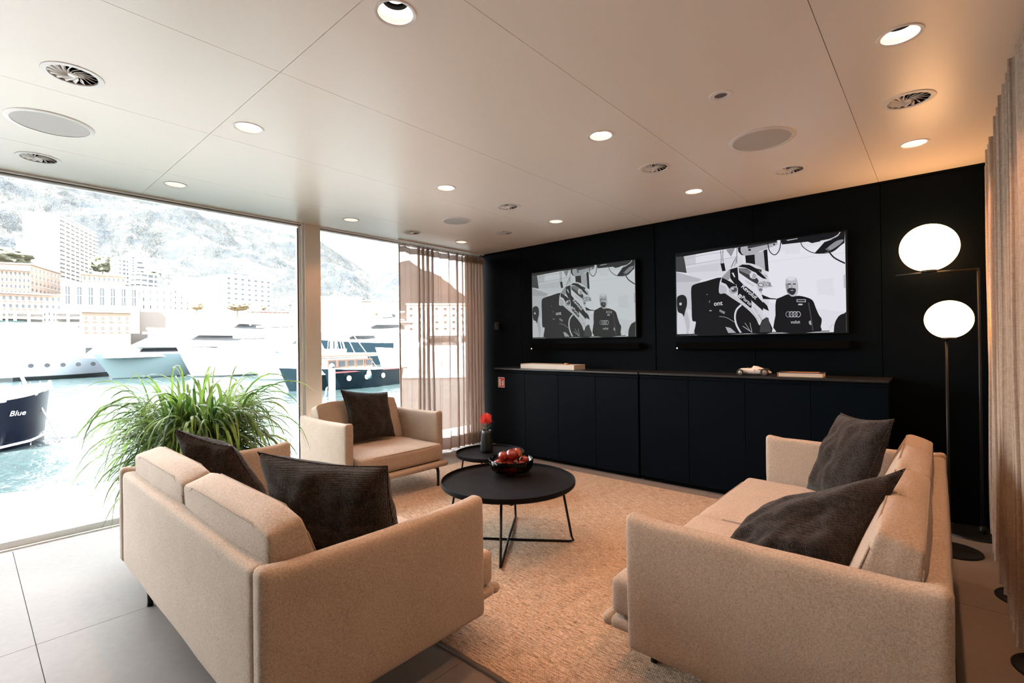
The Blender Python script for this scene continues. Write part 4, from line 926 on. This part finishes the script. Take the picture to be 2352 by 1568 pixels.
# ================================================================== outside
exec_out = True
WZ = -1.0
DECKM = mat('white deck', (.80, .79, .77), .7)
mb = MB()
P = [(-5.0, -6), (-5.0, 7), (-5.95, 7), (-6.05, 2.0), (-6.42, .97), (-6.73, .23), (-7.9, -2.5), (-8.6, -6)]
mb.add([(x, y, -.02) for x, y in P]+[(x, y, -.5) for x, y in P], [tuple(range(8))[::-1], tuple(range(8, 16))]+[(i, (i+1) % 8, 8+(i+1) % 8, 8+i) for i in range(8)], DECKM)
mb.f[0] = list(mb.f[0])
o = struct(mb.build('floor_deck'))
def water_b(n, b, t):
    o = t.outputs['Object']; z = noise_at(n, o, 1, 4, (.9, 2.2, 1)); z2 = noise_at(n, o, 1, 3, (.16, .3, 1))
    n.links.new(ramp(n, mth(n, 'ADD', mth(n, 'MULTIPLY', z, .5), mth(n, 'MULTIPLY', z2, .5)), [(.35, (.006, .0115, .0125)), (.65, (.013, .019, .020))]), b.inputs['Base Color'])
    b.inputs['IOR'].default_value = 1.14
    bump(n, b, mth(n, 'ADD', z, mth(n, 'MULTIPLY', z2, 2.)), .7, .25)
WATER = mat('harbour water', rough=.2, spec=.3, build=water_b)
mb = MB(); mb.add([(-400, -300, WZ), (60, -300, WZ), (60, 400, WZ), (-400, 400, WZ)], [(0, 1, 2, 3)], WATER)
o = mb.build('harbour_water'); tag(o, 'blue green harbour water outside the windows', 'water', kind='stuff')
# hill
RID = [(-500, 180), (-200, 250), (0, 330), (300, 430), (500, 500), (600, 525), (690, 545), (740, 558), (790, 590), (850, 632), (900, 610), (940, 598), (1000, 640), (1060, 690), (1150, 715), (1300, 735)]
def hill_b(n, b, t):
    o = t.outputs['Object']; z = noise_at(n, o, .02, 8, rough=.65); z2 = noise_at(n, o, .12, 5, rough=.7)
    n.links.new(ramp(n, mth(n, 'ADD', mth(n, 'MULTIPLY', z, .55), mth(n, 'MULTIPLY', z2, .45)), [(.42, (.011, .0138, .0165)), (.53, (.018, .0195, .019)), (.62, (.048, .046, .045))]), b.inputs['Base Color'])  # scrub tones shifted to blue-grey, distance haze put into the colour
    bump(n, b, z2, 1., 6)
HILL = mat('rocky scrub', rough=.95, spec=.1, build=hill_b)
mb = MB(); NT, NR = 300, 90; vs = []; fs = []
us = np.linspace(-500, 1300, NT+1); ry = np.interp(us, [a[0] for a in RID], [a[1] for a in RID])
for i in range(NT+1):
    top = pix(us[i], ry[i], 1.0); dx, dy = top.x, top.y; E_ = top.z-EYE
    for j in range(NR+1):
        s_ = j/NR; r_ = 270+680*s_; z0 = 6
        hgt = z0+(E_*950-z0)*(.25*s_+.75*s_**1.25)
        p = Vector((dx*r_, dy*r_, 0)); nn = noise.fractal(Vector((p.x*.008, p.y*.008, 3.1)), .8, 2.2, 7)
        rid = 1-abs(noise.noise(Vector((p.x*.006+9, p.y*.006, 0))))
        hgt += (nn*24+rid*10-6)*math.sin(PI*min(1, s_*1.0))**.5*(.4+s_)*(1 if s_ < 1 else 0)
        vs.append((p.x, p.y, hgt))
for i in range(NT):
    for j in range(NR): fs.append((i*(NR+1)+j, i*(NR+1)+j+1, (i+1)*(NR+1)+j+1, (i+1)*(NR+1)+j))
mb.add(vs, fs, HILL); o = mb.build('hillside', None, smooth=True); tag(o, 'steep scrubby rocky hillside rising behind the town', 'hill')
# quay and terraces
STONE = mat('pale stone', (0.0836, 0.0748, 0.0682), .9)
mb = MB()
for (r_, vt_, vb_, th_) in ((150, 812, 880, 40), (185, 765, 830, 60), (240, 715, 775, 60)):
    L = [pix(u_, 800, r_) for u_ in range(-300, 1301, 100)]; Lb = [pix(u_, 800, r_+th_) for u_ in range(-300, 1301, 100)]
    zt = pix(300, vt_, r_).z; k = len(L)
    vs = [(p.x, p.y, zt) for p in L]+[(p.x, p.y, WZ-1) for p in L]+[(p.x, p.y, zt) for p in Lb]
    mb.add(vs, [(i, i+1, k+i+1, k+i) for i in range(k-1)]+[(i, 2*k+i, 2*k+i+1, i+1) for i in range(k-1)], STONE)
o = mb.build('quay_wall'); tag(o, 'pale stone quay walls stepping up behind the moored yachts', 'quay')
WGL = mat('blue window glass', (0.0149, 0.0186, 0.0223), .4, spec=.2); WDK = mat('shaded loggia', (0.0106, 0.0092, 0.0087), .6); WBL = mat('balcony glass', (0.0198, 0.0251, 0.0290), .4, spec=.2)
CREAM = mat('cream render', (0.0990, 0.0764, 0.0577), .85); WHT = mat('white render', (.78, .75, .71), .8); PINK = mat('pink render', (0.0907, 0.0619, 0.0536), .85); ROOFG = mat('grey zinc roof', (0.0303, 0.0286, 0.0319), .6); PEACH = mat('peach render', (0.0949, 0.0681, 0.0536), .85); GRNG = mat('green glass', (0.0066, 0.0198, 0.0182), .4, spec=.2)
winmesh = {}
def window_obj(parent, w_, h_, m, loc, arch=False, name='window', rz=0.):
    key = (round(w_, 2), round(h_, 2), m.name, arch)
    if key not in winmesh:
        mb = MB(); fr_ = mat('window surround', (.74, .68, .62), .8)
        if arch:
            pts = [(-w_/2, 0), (w_/2, 0), (w_/2, h_-w_/2)]+[(w_/2*math.cos(a), h_-w_/2+w_/2*math.sin(a)) for a in [PI*i/10 for i in range(1, 10)]]+[(-w_/2, h_-w_/2)]
            mb.add([(x, -.05, z) for x, z in pts], [tuple(range(len(pts)))], m)
            mb.box((-.08, -.15, 0), (.08, -.05, h_-.1), fr_); mb.box((-w_/2, -.15, h_*.5-.08), (w_/2, -.05, h_*.5+.08), fr_)
        else:
            mb.box((-w_/2, -.08, 0), (w_/2, .2, h_), m); mb.box((-w_/2-.12, -.25, -.18), (w_/2+.12, 0, 0), fr_)
        o = mb.build(name, parent); winmesh[key] = o.data
    else:
        o = bpy.data.objects.new(name, winmesh[key]); C.objects.link(o); o.parent = parent
    o.location = loc; o.rotation_euler = (0, 0, rz); return o
def building(name, label, u0, u1, vt_, vb_, dist, rows, cols, m=WHT, wm=WGL, depth=14, arch=False, skew=0., slabs=False, roof=None, wfrac=(.45, .55), cat='building', group='buildings of the town outside', dist2=None):
    A = pix(u0, vb_, dist); B = pix(u1, vb_, dist2 or dist); T = pix((u0+u1)/2, vt_, (dist+(dist2 or dist))/2)
    W = math.hypot(B.x-A.x, B.y-A.y); z0 = min(A.z, B.z)-14; zt = T.z; zb = min(A.z, B.z); rz = math.atan2(B.y-A.y, B.x-A.x)
    t = thing(name, label, cat, ((A.x+B.x)/2, (A.y+B.y)/2, 0), rz, group)
    mb = MB(); mb.box((-W/2, 0, z0), (W/2, depth, zt), m); mb.build('walls', t)
    Hh = zt-zb
    if roof:
        rh = Hh*.13; mb = MB(); x = W/2
        mb.add([(-x, -.3, zt), (x, -.3, zt), (x, depth, zt), (-x, depth, zt), (-x+rh*.5, rh*.5, zt+rh), (x-rh*.5, rh*.5, zt+rh), (x-rh*.5, depth-rh*.5, zt+rh), (-x+rh*.5, depth-rh*.5, zt+rh)], [(3, 2, 1, 0), (4, 5, 6, 7), (0, 1, 5, 4), (1, 2, 6, 5), (2, 3, 7, 6), (3, 0, 4, 7)], roof); mb.build('roof', t)
    else:
        mb = MB(); mb.box((-W/2-.3, -.4, zt), (W/2+.3, depth+.3, zt+.5), m); mb.build('cornice', t)
    if rows:
        fh = Hh/rows; cw = W/cols
        for i in range(rows):
            if slabs:
                mb = MB(); mb.box((-W/2, -.03, zb+i*fh+fh*.34), (W/2, .3, zb+(i+1)*fh-fh*.08), wm)
                for c_ in range(1, cols): mb.box((-W/2+c_*cw-.25, -.35, zb+i*fh+fh*.34), (-W/2+c_*cw+.25, 0, zb+(i+1)*fh-fh*.08), m)
                mb.build('window_band', t)
                mb = MB(); mb.box((-W/2-.2, -1.1, zb+i*fh), (W/2+.2, .0, zb+i*fh+fh*.30), m); mb.build('balcony', t)
            else:
                for c_ in range(cols): window_obj(t, cw*wfrac[0], fh*wfrac[1], wm, (-W/2+cw*(c_+.5), 0, zb+i*fh+fh*.2), arch)
    return t
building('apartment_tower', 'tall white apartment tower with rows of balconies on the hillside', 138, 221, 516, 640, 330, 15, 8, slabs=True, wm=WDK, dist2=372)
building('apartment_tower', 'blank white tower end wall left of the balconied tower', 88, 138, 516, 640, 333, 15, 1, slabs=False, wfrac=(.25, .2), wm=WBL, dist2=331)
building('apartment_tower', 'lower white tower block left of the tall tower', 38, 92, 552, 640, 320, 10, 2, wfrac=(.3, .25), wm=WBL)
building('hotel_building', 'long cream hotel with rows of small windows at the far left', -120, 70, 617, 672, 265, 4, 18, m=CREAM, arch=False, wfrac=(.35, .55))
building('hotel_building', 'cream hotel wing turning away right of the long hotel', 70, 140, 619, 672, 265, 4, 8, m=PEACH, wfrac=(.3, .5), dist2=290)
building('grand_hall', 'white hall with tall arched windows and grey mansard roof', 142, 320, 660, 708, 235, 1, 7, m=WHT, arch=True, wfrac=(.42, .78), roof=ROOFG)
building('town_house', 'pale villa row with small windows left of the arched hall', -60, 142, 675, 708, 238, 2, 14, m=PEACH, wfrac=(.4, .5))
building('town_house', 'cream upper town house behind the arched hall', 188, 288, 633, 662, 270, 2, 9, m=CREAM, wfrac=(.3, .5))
for (u0, u1, v0, v1, d_, fl_n, lb) in ((254, 300, 598, 652, 300, 6, 'round glass tower with curved balcony rings'), (296, 368, 632, 664, 285, 3, 'low curved building with glass bands beside the round tower')):
    A = pix(u0, v1, d_); B = pix(u1, v1, d_); T = pix((u0+u1)/2, v0, d_); R0 = (B-A).length/2; c = (A+B)/2
    t = thing('round_tower', lb, 'building', (c.x, c.y, 0), 0, 'buildings of the town outside')
    mb = MB(); mb.lathe([(R0*.94, A.z-14), (R0*.94, T.z), (0, T.z)], WBL, 40); mb.build('glass_drum', t)
    for k in range(fl_n+1):
        z = A.z+(T.z-A.z)*k/fl_n; mb = MB(); mb.lathe([(0, z-.25), (R0, z-.25), (R0, z+.55), (0, z+.55)], WHT, 40); mb.build('balcony_ring', t)
    for k in range(14):
        a = 2*PI*k/14; mb = MB(); mb.box((R0*.93*math.cos(a)-.2, R0*.93*math.sin(a)-.2, A.z), (R0*.93*math.cos(a)+.2, R0*.93*math.sin(a)+.2, T.z), WHT); mb.build('mullion', t)
building('office_slab', 'thin upright slab tower beside the round glass tower', 301, 312, 590, 640, 310, 8, 1, m=WHT, wm=WBL, slabs=False, wfrac=(.5, .8))
building('office_slab', 'white block with three dark openings right of the slab tower', 312, 335, 597, 640, 312, 4, 1, m=WHT, wm=WBL, wfrac=(.7, .4))
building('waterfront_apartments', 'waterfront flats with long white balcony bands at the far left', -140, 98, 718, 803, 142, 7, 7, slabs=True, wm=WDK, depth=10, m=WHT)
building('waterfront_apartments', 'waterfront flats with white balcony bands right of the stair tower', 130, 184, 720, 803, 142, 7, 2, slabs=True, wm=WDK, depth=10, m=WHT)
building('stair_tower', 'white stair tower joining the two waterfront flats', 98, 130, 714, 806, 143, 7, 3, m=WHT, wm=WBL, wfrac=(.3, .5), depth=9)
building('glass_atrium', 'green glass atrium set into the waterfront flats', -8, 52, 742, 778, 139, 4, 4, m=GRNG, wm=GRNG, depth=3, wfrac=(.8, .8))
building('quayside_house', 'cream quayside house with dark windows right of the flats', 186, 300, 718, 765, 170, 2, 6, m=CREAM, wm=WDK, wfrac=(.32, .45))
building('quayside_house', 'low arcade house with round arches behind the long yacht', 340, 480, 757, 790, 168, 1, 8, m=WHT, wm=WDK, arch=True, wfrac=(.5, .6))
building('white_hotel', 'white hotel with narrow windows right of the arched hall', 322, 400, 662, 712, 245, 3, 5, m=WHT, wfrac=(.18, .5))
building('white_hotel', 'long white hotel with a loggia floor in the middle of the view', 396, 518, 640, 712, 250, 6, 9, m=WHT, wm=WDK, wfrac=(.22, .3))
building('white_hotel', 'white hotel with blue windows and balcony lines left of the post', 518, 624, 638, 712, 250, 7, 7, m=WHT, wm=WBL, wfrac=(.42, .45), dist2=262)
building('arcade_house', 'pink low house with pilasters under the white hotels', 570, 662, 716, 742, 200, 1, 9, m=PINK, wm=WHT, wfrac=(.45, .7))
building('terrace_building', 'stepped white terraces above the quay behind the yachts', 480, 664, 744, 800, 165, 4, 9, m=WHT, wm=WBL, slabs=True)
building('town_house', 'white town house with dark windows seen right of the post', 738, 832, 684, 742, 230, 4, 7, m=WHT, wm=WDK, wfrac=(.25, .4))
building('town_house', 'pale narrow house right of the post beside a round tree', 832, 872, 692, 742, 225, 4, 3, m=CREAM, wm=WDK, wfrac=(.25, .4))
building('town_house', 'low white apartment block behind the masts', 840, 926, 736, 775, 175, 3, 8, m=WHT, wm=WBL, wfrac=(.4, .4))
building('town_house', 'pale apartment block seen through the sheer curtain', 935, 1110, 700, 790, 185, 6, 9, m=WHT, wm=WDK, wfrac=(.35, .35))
def blob_tree(label, u_, vt_, vb_, dist, wpx, m, seed):
    A = pix(u_, vb_, dist); T = pix(u_, vt_, dist); h_ = T.z-A.z; r_ = wpx/F_PX*dist/2
    t = thing('tree', label, 'tree', (A.x, A.y, A.z), 0, 'trees among the buildings')
    mb = MB(); mb.tube([(0, 0, -3), (.1, 0, h_*.3), (0, 0, h_*.7)], [.35, .28, .1], mat('bark', (.12, .09, .07), .9), 8); mb.build('trunk', t)
    bm = bmesh.new(); bmesh.ops.create_icosphere(bm, subdivisions=4, radius=1)
    for v in bm.verts:
        k_ = 1+.35*noise.noise(v.co*2.3+Vector((seed, 0, 0)))+.18*noise.noise(v.co*7+Vector((seed, 0, 0)))
        v.co = Vector((v.co.x*r_*k_, v.co.y*r_*k_, h_*.6+v.co.z*h_*.42*k_))
    mb = MB(); mb.bm(bm, m); mb.build('crown', t)
TG = mat('tree green', (0.0303, 0.0341, 0.0193), .9); TO = mat('autumn tree', (0.0880, 0.0688, 0.0330), .9)
for a in (('green tree left of the round tower', 236, 588, 632, 310, 34, TG, 1), ('orange toned tree beside the white hotel', 452, 694, 715, 225, 22, TO, 2), ('yellow tree in front of the blue windowed hotel', 545, 696, 716, 225, 40, TO, 3),
          ('smaller yellow tree beside the pink house', 596, 700, 718, 222, 24, TO, 4), ('round orange tree right of the post', 868, 716, 738, 205, 30, TO, 5), ('dark tree below the round tower', 345, 622, 640, 300, 30, TG, 6),
          ('dark green tree at the far left above the hotel', 8, 570, 622, 300, 60, TG, 7)): blob_tree(*a)

# ------------------------------------------------------------------ boats
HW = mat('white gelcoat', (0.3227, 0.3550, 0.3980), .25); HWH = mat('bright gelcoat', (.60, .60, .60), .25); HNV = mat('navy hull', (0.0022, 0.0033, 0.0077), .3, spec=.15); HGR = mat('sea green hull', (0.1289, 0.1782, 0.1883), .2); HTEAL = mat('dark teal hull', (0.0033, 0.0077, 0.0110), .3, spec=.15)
BGL = mat('yacht glass', (0.0099, 0.0119, 0.0139), .25, spec=.25); RED = mat('boot red', (0.0660, 0.0044, 0.0066), .5); WOOD = mat('varnished wood', (0.0770, 0.0303, 0.0110), .4); ROPE = mat('mooring rope', (0.3850, 0.3410, 0.2640), .8); ANTI = mat('antifouling', (0.0099, 0.0149, 0.0165), .6)
def hull_mesh(L, B, hb, hs, m, rake=.12, boot=None, stern=.85, draft=.5):
    """bow at +x; hb, hs freeboard at bow and stern"""
    mb = MB(); n1, n2 = 26, 9; vs = []; fs = []; idx = []
    for i in range(n1+1):
        s_ = i/n1; x0 = -L/2+L*s_
        bw = B/2*(stern+(1-stern)*min(1, s_*3))*(1-max(0, (s_-.55)/.45)**2.1)
        top = hs+(hb-hs)*s_**2
        for side in (1, -1):
            for j in range(n2+1):
                q = j/n2; z = -draft+(top+draft)*q
                fl_ = (.62+.38*q**.6) if s_ > .5 else (.85+.15*q)
                xx = x0-(1-q)*rake*L*max(0, s_-.6)/.4*(s_ > .6)
                vs.append((xx, side*bw*fl_, WZ+z))
    st_ = 2*(n2+1); ms = []
    for i in range(n1):
        for side in (0, 1):
            for j in range(n2):
                a = i*st_+side*(n2+1)+j; b = a+1; c_ = a+st_+1; d_ = a+st_
                fs.append((a, b, c_, d_) if side else (a, d_, c_, b)); ms.append(j)
        a = i*st_+n2; b = i*st_+2*n2+1; fs.append((a, a+st_, b+st_, b)); ms.append(-1)
    fs.append([j for j in range(n2+1)]+[n2+1+j for j in range(n2, -1, -1)]); ms.append(-2)
    k0 = mb.mi(m); k1 = mb.mi(boot or m); k2 = mb.mi(HWH); o0 = len(mb.v); mb.v += vs
    for f, j in zip(fs, ms): mb.f.append([o0+q for q in f]); mb.m.append(k2 if j == -1 else (k1 if j in (0, 1) else k0))
    return mb
def tier(L0, L1, B, z0, z1, m, f_rake=1.5, b_rake=.4):
    mb = MB(); b0, b1 = B/2, B/2*.9
    vs = [(L0, -b0, z0), (L1, -b0*.75, z0), (L1, b0*.75, z0), (L0, b0, z0), (L0+b_rake, -b1, z1), (L1-f_rake, -b1*.75, z1), (L1-f_rake, b1*.75, z1), (L0+b_rake, b1, z1)]
    mb.add(vs, [(3, 2, 1, 0), (4, 5, 6, 7), (0, 1, 5, 4), (1, 2, 6, 5), (2, 3, 7, 6), (3, 0, 4, 7)], m); return mb
def yacht(label, u0, u1, dist, B, hb, hs, m, tiers, boot=None, bow='right', dist2=None, name='motor_yacht', rake=.12, portholes=0, windows=(), extra=None, group='yachts moored in the harbour'):
    A = pix(u0, 800, dist); Bp = pix(u1, 800, dist2 or dist); L = math.hypot(Bp.x-A.x, Bp.y-A.y); rz = math.atan2(Bp.y-A.y, Bp.x-A.x)+(PI if bow == 'left' else 0)
    t = thing(name, label, 'boat', ((A.x+Bp.x)/2, (A.y+Bp.y)/2, 0), rz, group)
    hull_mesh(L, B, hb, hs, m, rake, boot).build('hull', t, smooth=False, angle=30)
    zc = WZ+hs; sgn = -1 if bow == 'right' else 1
    for (a, b, h_, fr, wn) in tiers:
        x0, x1 = -L/2+a*L, -L/2+b*L
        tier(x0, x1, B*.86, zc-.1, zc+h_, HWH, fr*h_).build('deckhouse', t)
        if wn:
            mb = MB(); i0, i1 = x0+(x1-x0)*.08, x1-fr*h_-(x1-x0)*.04
            for sg in (-1, 1):
                y = sg*B*.43*(1.0-.05)
                mb.add([(i0, y*1.012+sg*.06, zc+h_*.42), (i1+fr*h_*.4, y*.80+sg*.16, zc+h_*.42), (i1, y*.77+sg*.14, zc+h_*.80), (i0+.3, y*.96+sg*.06, zc+h_*.80)], [(0, 1, 2, 3)], BGL)
            mb.build('window_band', t)
        mb = MB(); mb.box((x0-.6, -B*.46, zc+h_-.05), (x1-fr*h_*.8, B*.46, zc+h_+.12), HWH); mb.build('deck_overhang', t)
        zc += h_
    yb = sgn*B/2
    for k in range(portholes):
        x = -L/2+L*(.15+.65*k/max(1, portholes-1)); mb = MB(); mb.lathe([(0, 0), (.16, 0), (.16, .03), (0, .03)], BGL, 16); o = mb.build('porthole', t, loc=(x, sgn*(B/2*.985+.02), WZ+hs*.38)); o.rotation_euler = (PI/2, 0, 0)
    for (fx, fz, ww, wh) in windows:
        mb = MB(); mb.box((-ww/2, -.03, -wh/2), (ww/2, .03, wh/2), BGL); mb.build('hull_window', t, loc=(-L/2+fx*L, sgn*(B/2+.01), WZ+hs*fz))
    mb = MB(); mb.tube([(-L*.02, 0, zc), (-L*.02, 0, zc+1.8)], .06, HWH, 8); mb.lathe([(0, zc+1.2), (.35, zc+1.3), (.42, zc+1.5), (.3, zc+1.75), (0, zc+1.85)], HWH, 16, (-L*.02-.6, 0, 0)); mb.build('radar_mast', t)
    return t
yacht('longest white yacht at the left, waterline row of portholes', -330, 300, 56, 9, 3.2, 3.0, HW, [(.1, .82, 1.25, 1.0, False)], boot=ANTI, portholes=12, windows=((.785, .72, .45, .7), (.81, .72, .45, .7), (.90, .74, .45, .7)))
yacht('sea green superyacht behind the bow of the longest yacht', 212, 640, 47.5, 6, 1.95, 1.75, HGR, [(.12, .97, .75, 1.2, True), (.10, .80, 1.15, 2.4, True), (.14, .55, 1.2, 2.2, True)], boot=ANTI, bow='left', dist2=62, rake=.09)
yacht('white yacht with swept blue windows in the middle of the harbour', 405, 700, 45, 6, 2.4, 2.1, HW, [(.05, .72, 1.1, 3.2, True), (.12, .5, 1.0, 3.2, True)], boot=ANTI, bow='left', dist2=51, windows=((.35, .35, .3, .3), (.5, .25, .3, .3)))
yacht('grey hulled yacht moored just left of the window post', 575, 760, 38, 5, 2.3, 2.1, HGR, [(.3, .85, .95, 1.5, True)], boot=ANTI, bow='left', dist2=41)
yacht('white flybridge yacht at the top right behind the masts', 735, 960, 66, 7, 4.2, 3.8, HW, [(.1, .75, 1.4, 2.5, True), (.2, .6, 1.3, 2.2, True)], boot=ANTI, bow='left')
yacht('dark hulled motor yacht just behind the classic boat', 700, 900, 58, 6, 3.2, 2.6, HTEAL, [(.15, .7, 1.0, 2.0, True)], bow='left', boot=ANTI)
yacht('white cruiser with a red waterline glimpsed behind the sheer curtain', 862, 1080, 36, 5, 2.2, 1.9, HWH, [(.1, .7, 1.1, 1.6, True)], boot=ANTI, bow='left')
yacht('small white motor boat far behind the curtain folds', 960, 1150, 48, 5, 2.6, 2.1, HW, [(.1, .7, 1.1, 1.8, True)], boot=ANTI, bow='left')
# classic boat: navy hull, red boot stripe, white deckhouse with wooden windows, mast and rigging
t = yacht('classic navy hulled boat with red waterline and varnished wooden deckhouse', 640, 868, 27.5, 5, 1.25, .95, HTEAL, [(.35, .88, .85, .15, False)], boot=RED, bow='left', name='classic_boat', dist2=32)
A = pix(640, 800, 27.5); Bp = pix(868, 800, 32); L = math.hypot(Bp.x-A.x, Bp.y-A.y)
for k in range(5):
    x = -L/2+L*(.42+.09*k); mb = MB(); mb.box((-.28, -.02, -.22), (.28, .02, .22), WOOD); mb.box((-.2, .018, -.15), (.2, .035, .15), WBL); mb.build('cabin_window', t, loc=(x, 2.14+.02, WZ+.95+.45))
mb = MB(); mb.box((-L*.15, 2.1, WZ+.95+.83), (L*.40, 2.32, WZ+.95+.9), WOOD); mb.build('wooden_rail', t)
mb = MB(); mb.box((-L*.5, 2.35, WZ+.93), (L*.3, 2.46, WZ+.99), RED); mb.build('rubbing_strake', t)
mb = MB(); mb.tube([(L*.02, 0, WZ+1), (L*.02, 0, WZ+4.9)], .09, HWH, 10); mb.tube([(-L*.02, 1.2, WZ+1), (L*.02, .1, WZ+4.6)], .04, ROPE, 6); mb.build('mast', t)
mb = MB()
for k in range(7): mb.tube([(L*(-.30+.08*k), (1.8 if k % 2 else -1.8), WZ+1.1), (L*.02, 0, WZ+4.7)], .018, ROPE, 5)
mb.build('rigging', t)
mb = MB(); mb.lathe([(.001, -.28), (.12, -.2), (.14, 0), (.10, .2), (.001, .26)], mat('aqua fender', (0.0330, 0.0715, 0.0770), .5), 14); mb.build('fender', t, smooth=True, loc=(-L*.02, 2.62, WZ+.75))
for k, (fx, lb) in enumerate(((-.25, ''), (.1, ''), (.3, ''))):
    mb = MB(); mb.lathe([(0, 0), (.14, 0), (.14, .03), (0, .03)], HWH, 16); o = mb.build('porthole', t, loc=(-L/2+L*(.3+.18*k), 2.47, WZ+.62)); o.rotation_euler = (PI/2, 0, 0)
# sailing boat bow at the left
A = pix(-330, 800, 17.2); Bp = pix(113, 800, 18.3); L = math.hypot(Bp.x-A.x, Bp.y-A.y)
t = thing('sailing_boat', 'dark navy sailing boat stern poking in at the left edge', 'boat', ((A.x+Bp.x)/2, (A.y+Bp.y)/2, 0), math.atan2(Bp.y-A.y, Bp.x-A.x), 'yachts moored in the harbour')
hull_mesh(L, 3.4, 1.45, 1.1, HNV, .05, None, .8, .4).build('hull', t, smooth=False, angle=30)
mb = MB()
mb.tube([(-L*.5, -1.66, WZ+1.12), (0, -1.68, WZ+1.17), (L*.2, -1.5, WZ+1.26), (L*.38, -.9, WZ+1.37), (L*.49, -.08, WZ+1.48)], .035, HWH, 6); mb.build('toe_rail', t)
mb = MB(); mb.tube([(-L*.5, -1.50, WZ+.08), (0, -1.52, WZ+.10), (L*.2, -1.25, WZ+.12), (L*.38, -.62, WZ+.16), (L*.435, -.12, WZ+.18)], .03, HWH, 6); mb.build('waterline_stripe', t)
mb = MB(); mb.tube([(L*.15, 0, WZ+1.2), (L*.15, 0, WZ+2.0)], .05, HWH, 8); mb.box((-L*.05, -.9, WZ+1.9), (L*.22, .9, WZ+1.98), HWH); mb.build('bimini_canopy', t)
mb = MB(); mb.tube([(L*.30, -.6, WZ+1.15), (L*.02, 0, WZ+4.4)], .035, HWH, 6); mb.tube([(L*.24, -1.1, WZ+1.2), (L*.22, -1.12, WZ+.0)], .02, ROPE, 6); mb.tube([(L*.25, -1.1, WZ+1.2), (L*.40, -1.2, WZ-.02)], .02, ROPE, 6); mb.build('ropes', t)
for k in range(5):
    mb = MB(); mb.tube([(L*(.05+.08*k), -1.55+.16*k, WZ+1.2), (L*(.05+.08*k), -1.55+.16*k, WZ+1.55)], .008, HWH, 6); mb.build('stanchion', t)
vs, fs = text_geo('Blue', .17); mb = MB(); mb.add([(v.x+v.y*.3+L*.085, -1.64, v.y+WZ+.86) for v in vs], fs, HWH); mb.build('name_lettering', t)
# mooring post with flag
c = pix(763, 930, 13.5)
t = thing('mooring_post', 'grey mooring post standing in the water right of the window post', 'post', (c.x, c.y, WZ))
mb = MB(); mb.tube([(0, 0, -.6), (0, 0, 1.78)], .085, mat('galvanised steel', (.05, .052, .056), .5), 20); mb.build('post', t, smooth=True)
mb = MB(); mb.lathe([(.09, 1.78), (.06, 1.86), (0.001, 1.9)], mat('galvanised steel', (.05, .052, .056), .5), 20); mb.build('cap', t, smooth=True)
mb = MB(); cols_ = [mat('flag blue', (.010, .016, .05), .8), mat('flag white', (.3, .3, .3), .8), RED]
for k in range(3):
    mb.add([(-.12-.1*k, -.1, 1.25-.22*k), (-.02-.04*k, -.1, 1.30-.30*k), (-.05-.02*k, -.12, 1.05-.30*k), (-.17-.1*k, -.12, 1.03-.22*k)], [(0, 1, 2, 3)], cols_[k])
fo = mb.build('flag'); fo.location = t.location; tag(fo, 'blue white and red flag hanging beside the mooring post', 'flag')
mds = fo.modifiers.new('s', 'SOLIDIFY'); mds.thickness = .01
# bollard on the deck
c = pix(655, 985, 6.3)
t = thing('deck_lantern', 'small clear lantern on the deck outside, left of the window post', 'lantern', (c.x, c.y, -.02))
mb = MB(); mb.lathe([(0, 0), (.06, 0), (.06, .02), (0, .02)], lt, 24); mb.build('lantern_base', t)
mb = MB(); mb.lathe([(.055, .02), (.055, .30), (.05, .30), (.05, .02)], PANE, 24, closed=True); mb.build('glass_cylinder', t)
mb = MB(); mb.lathe([(0, .30), (.058, .30), (.045, .33), (0, .335)], lt, 24); mb.build('lantern_cap', t)
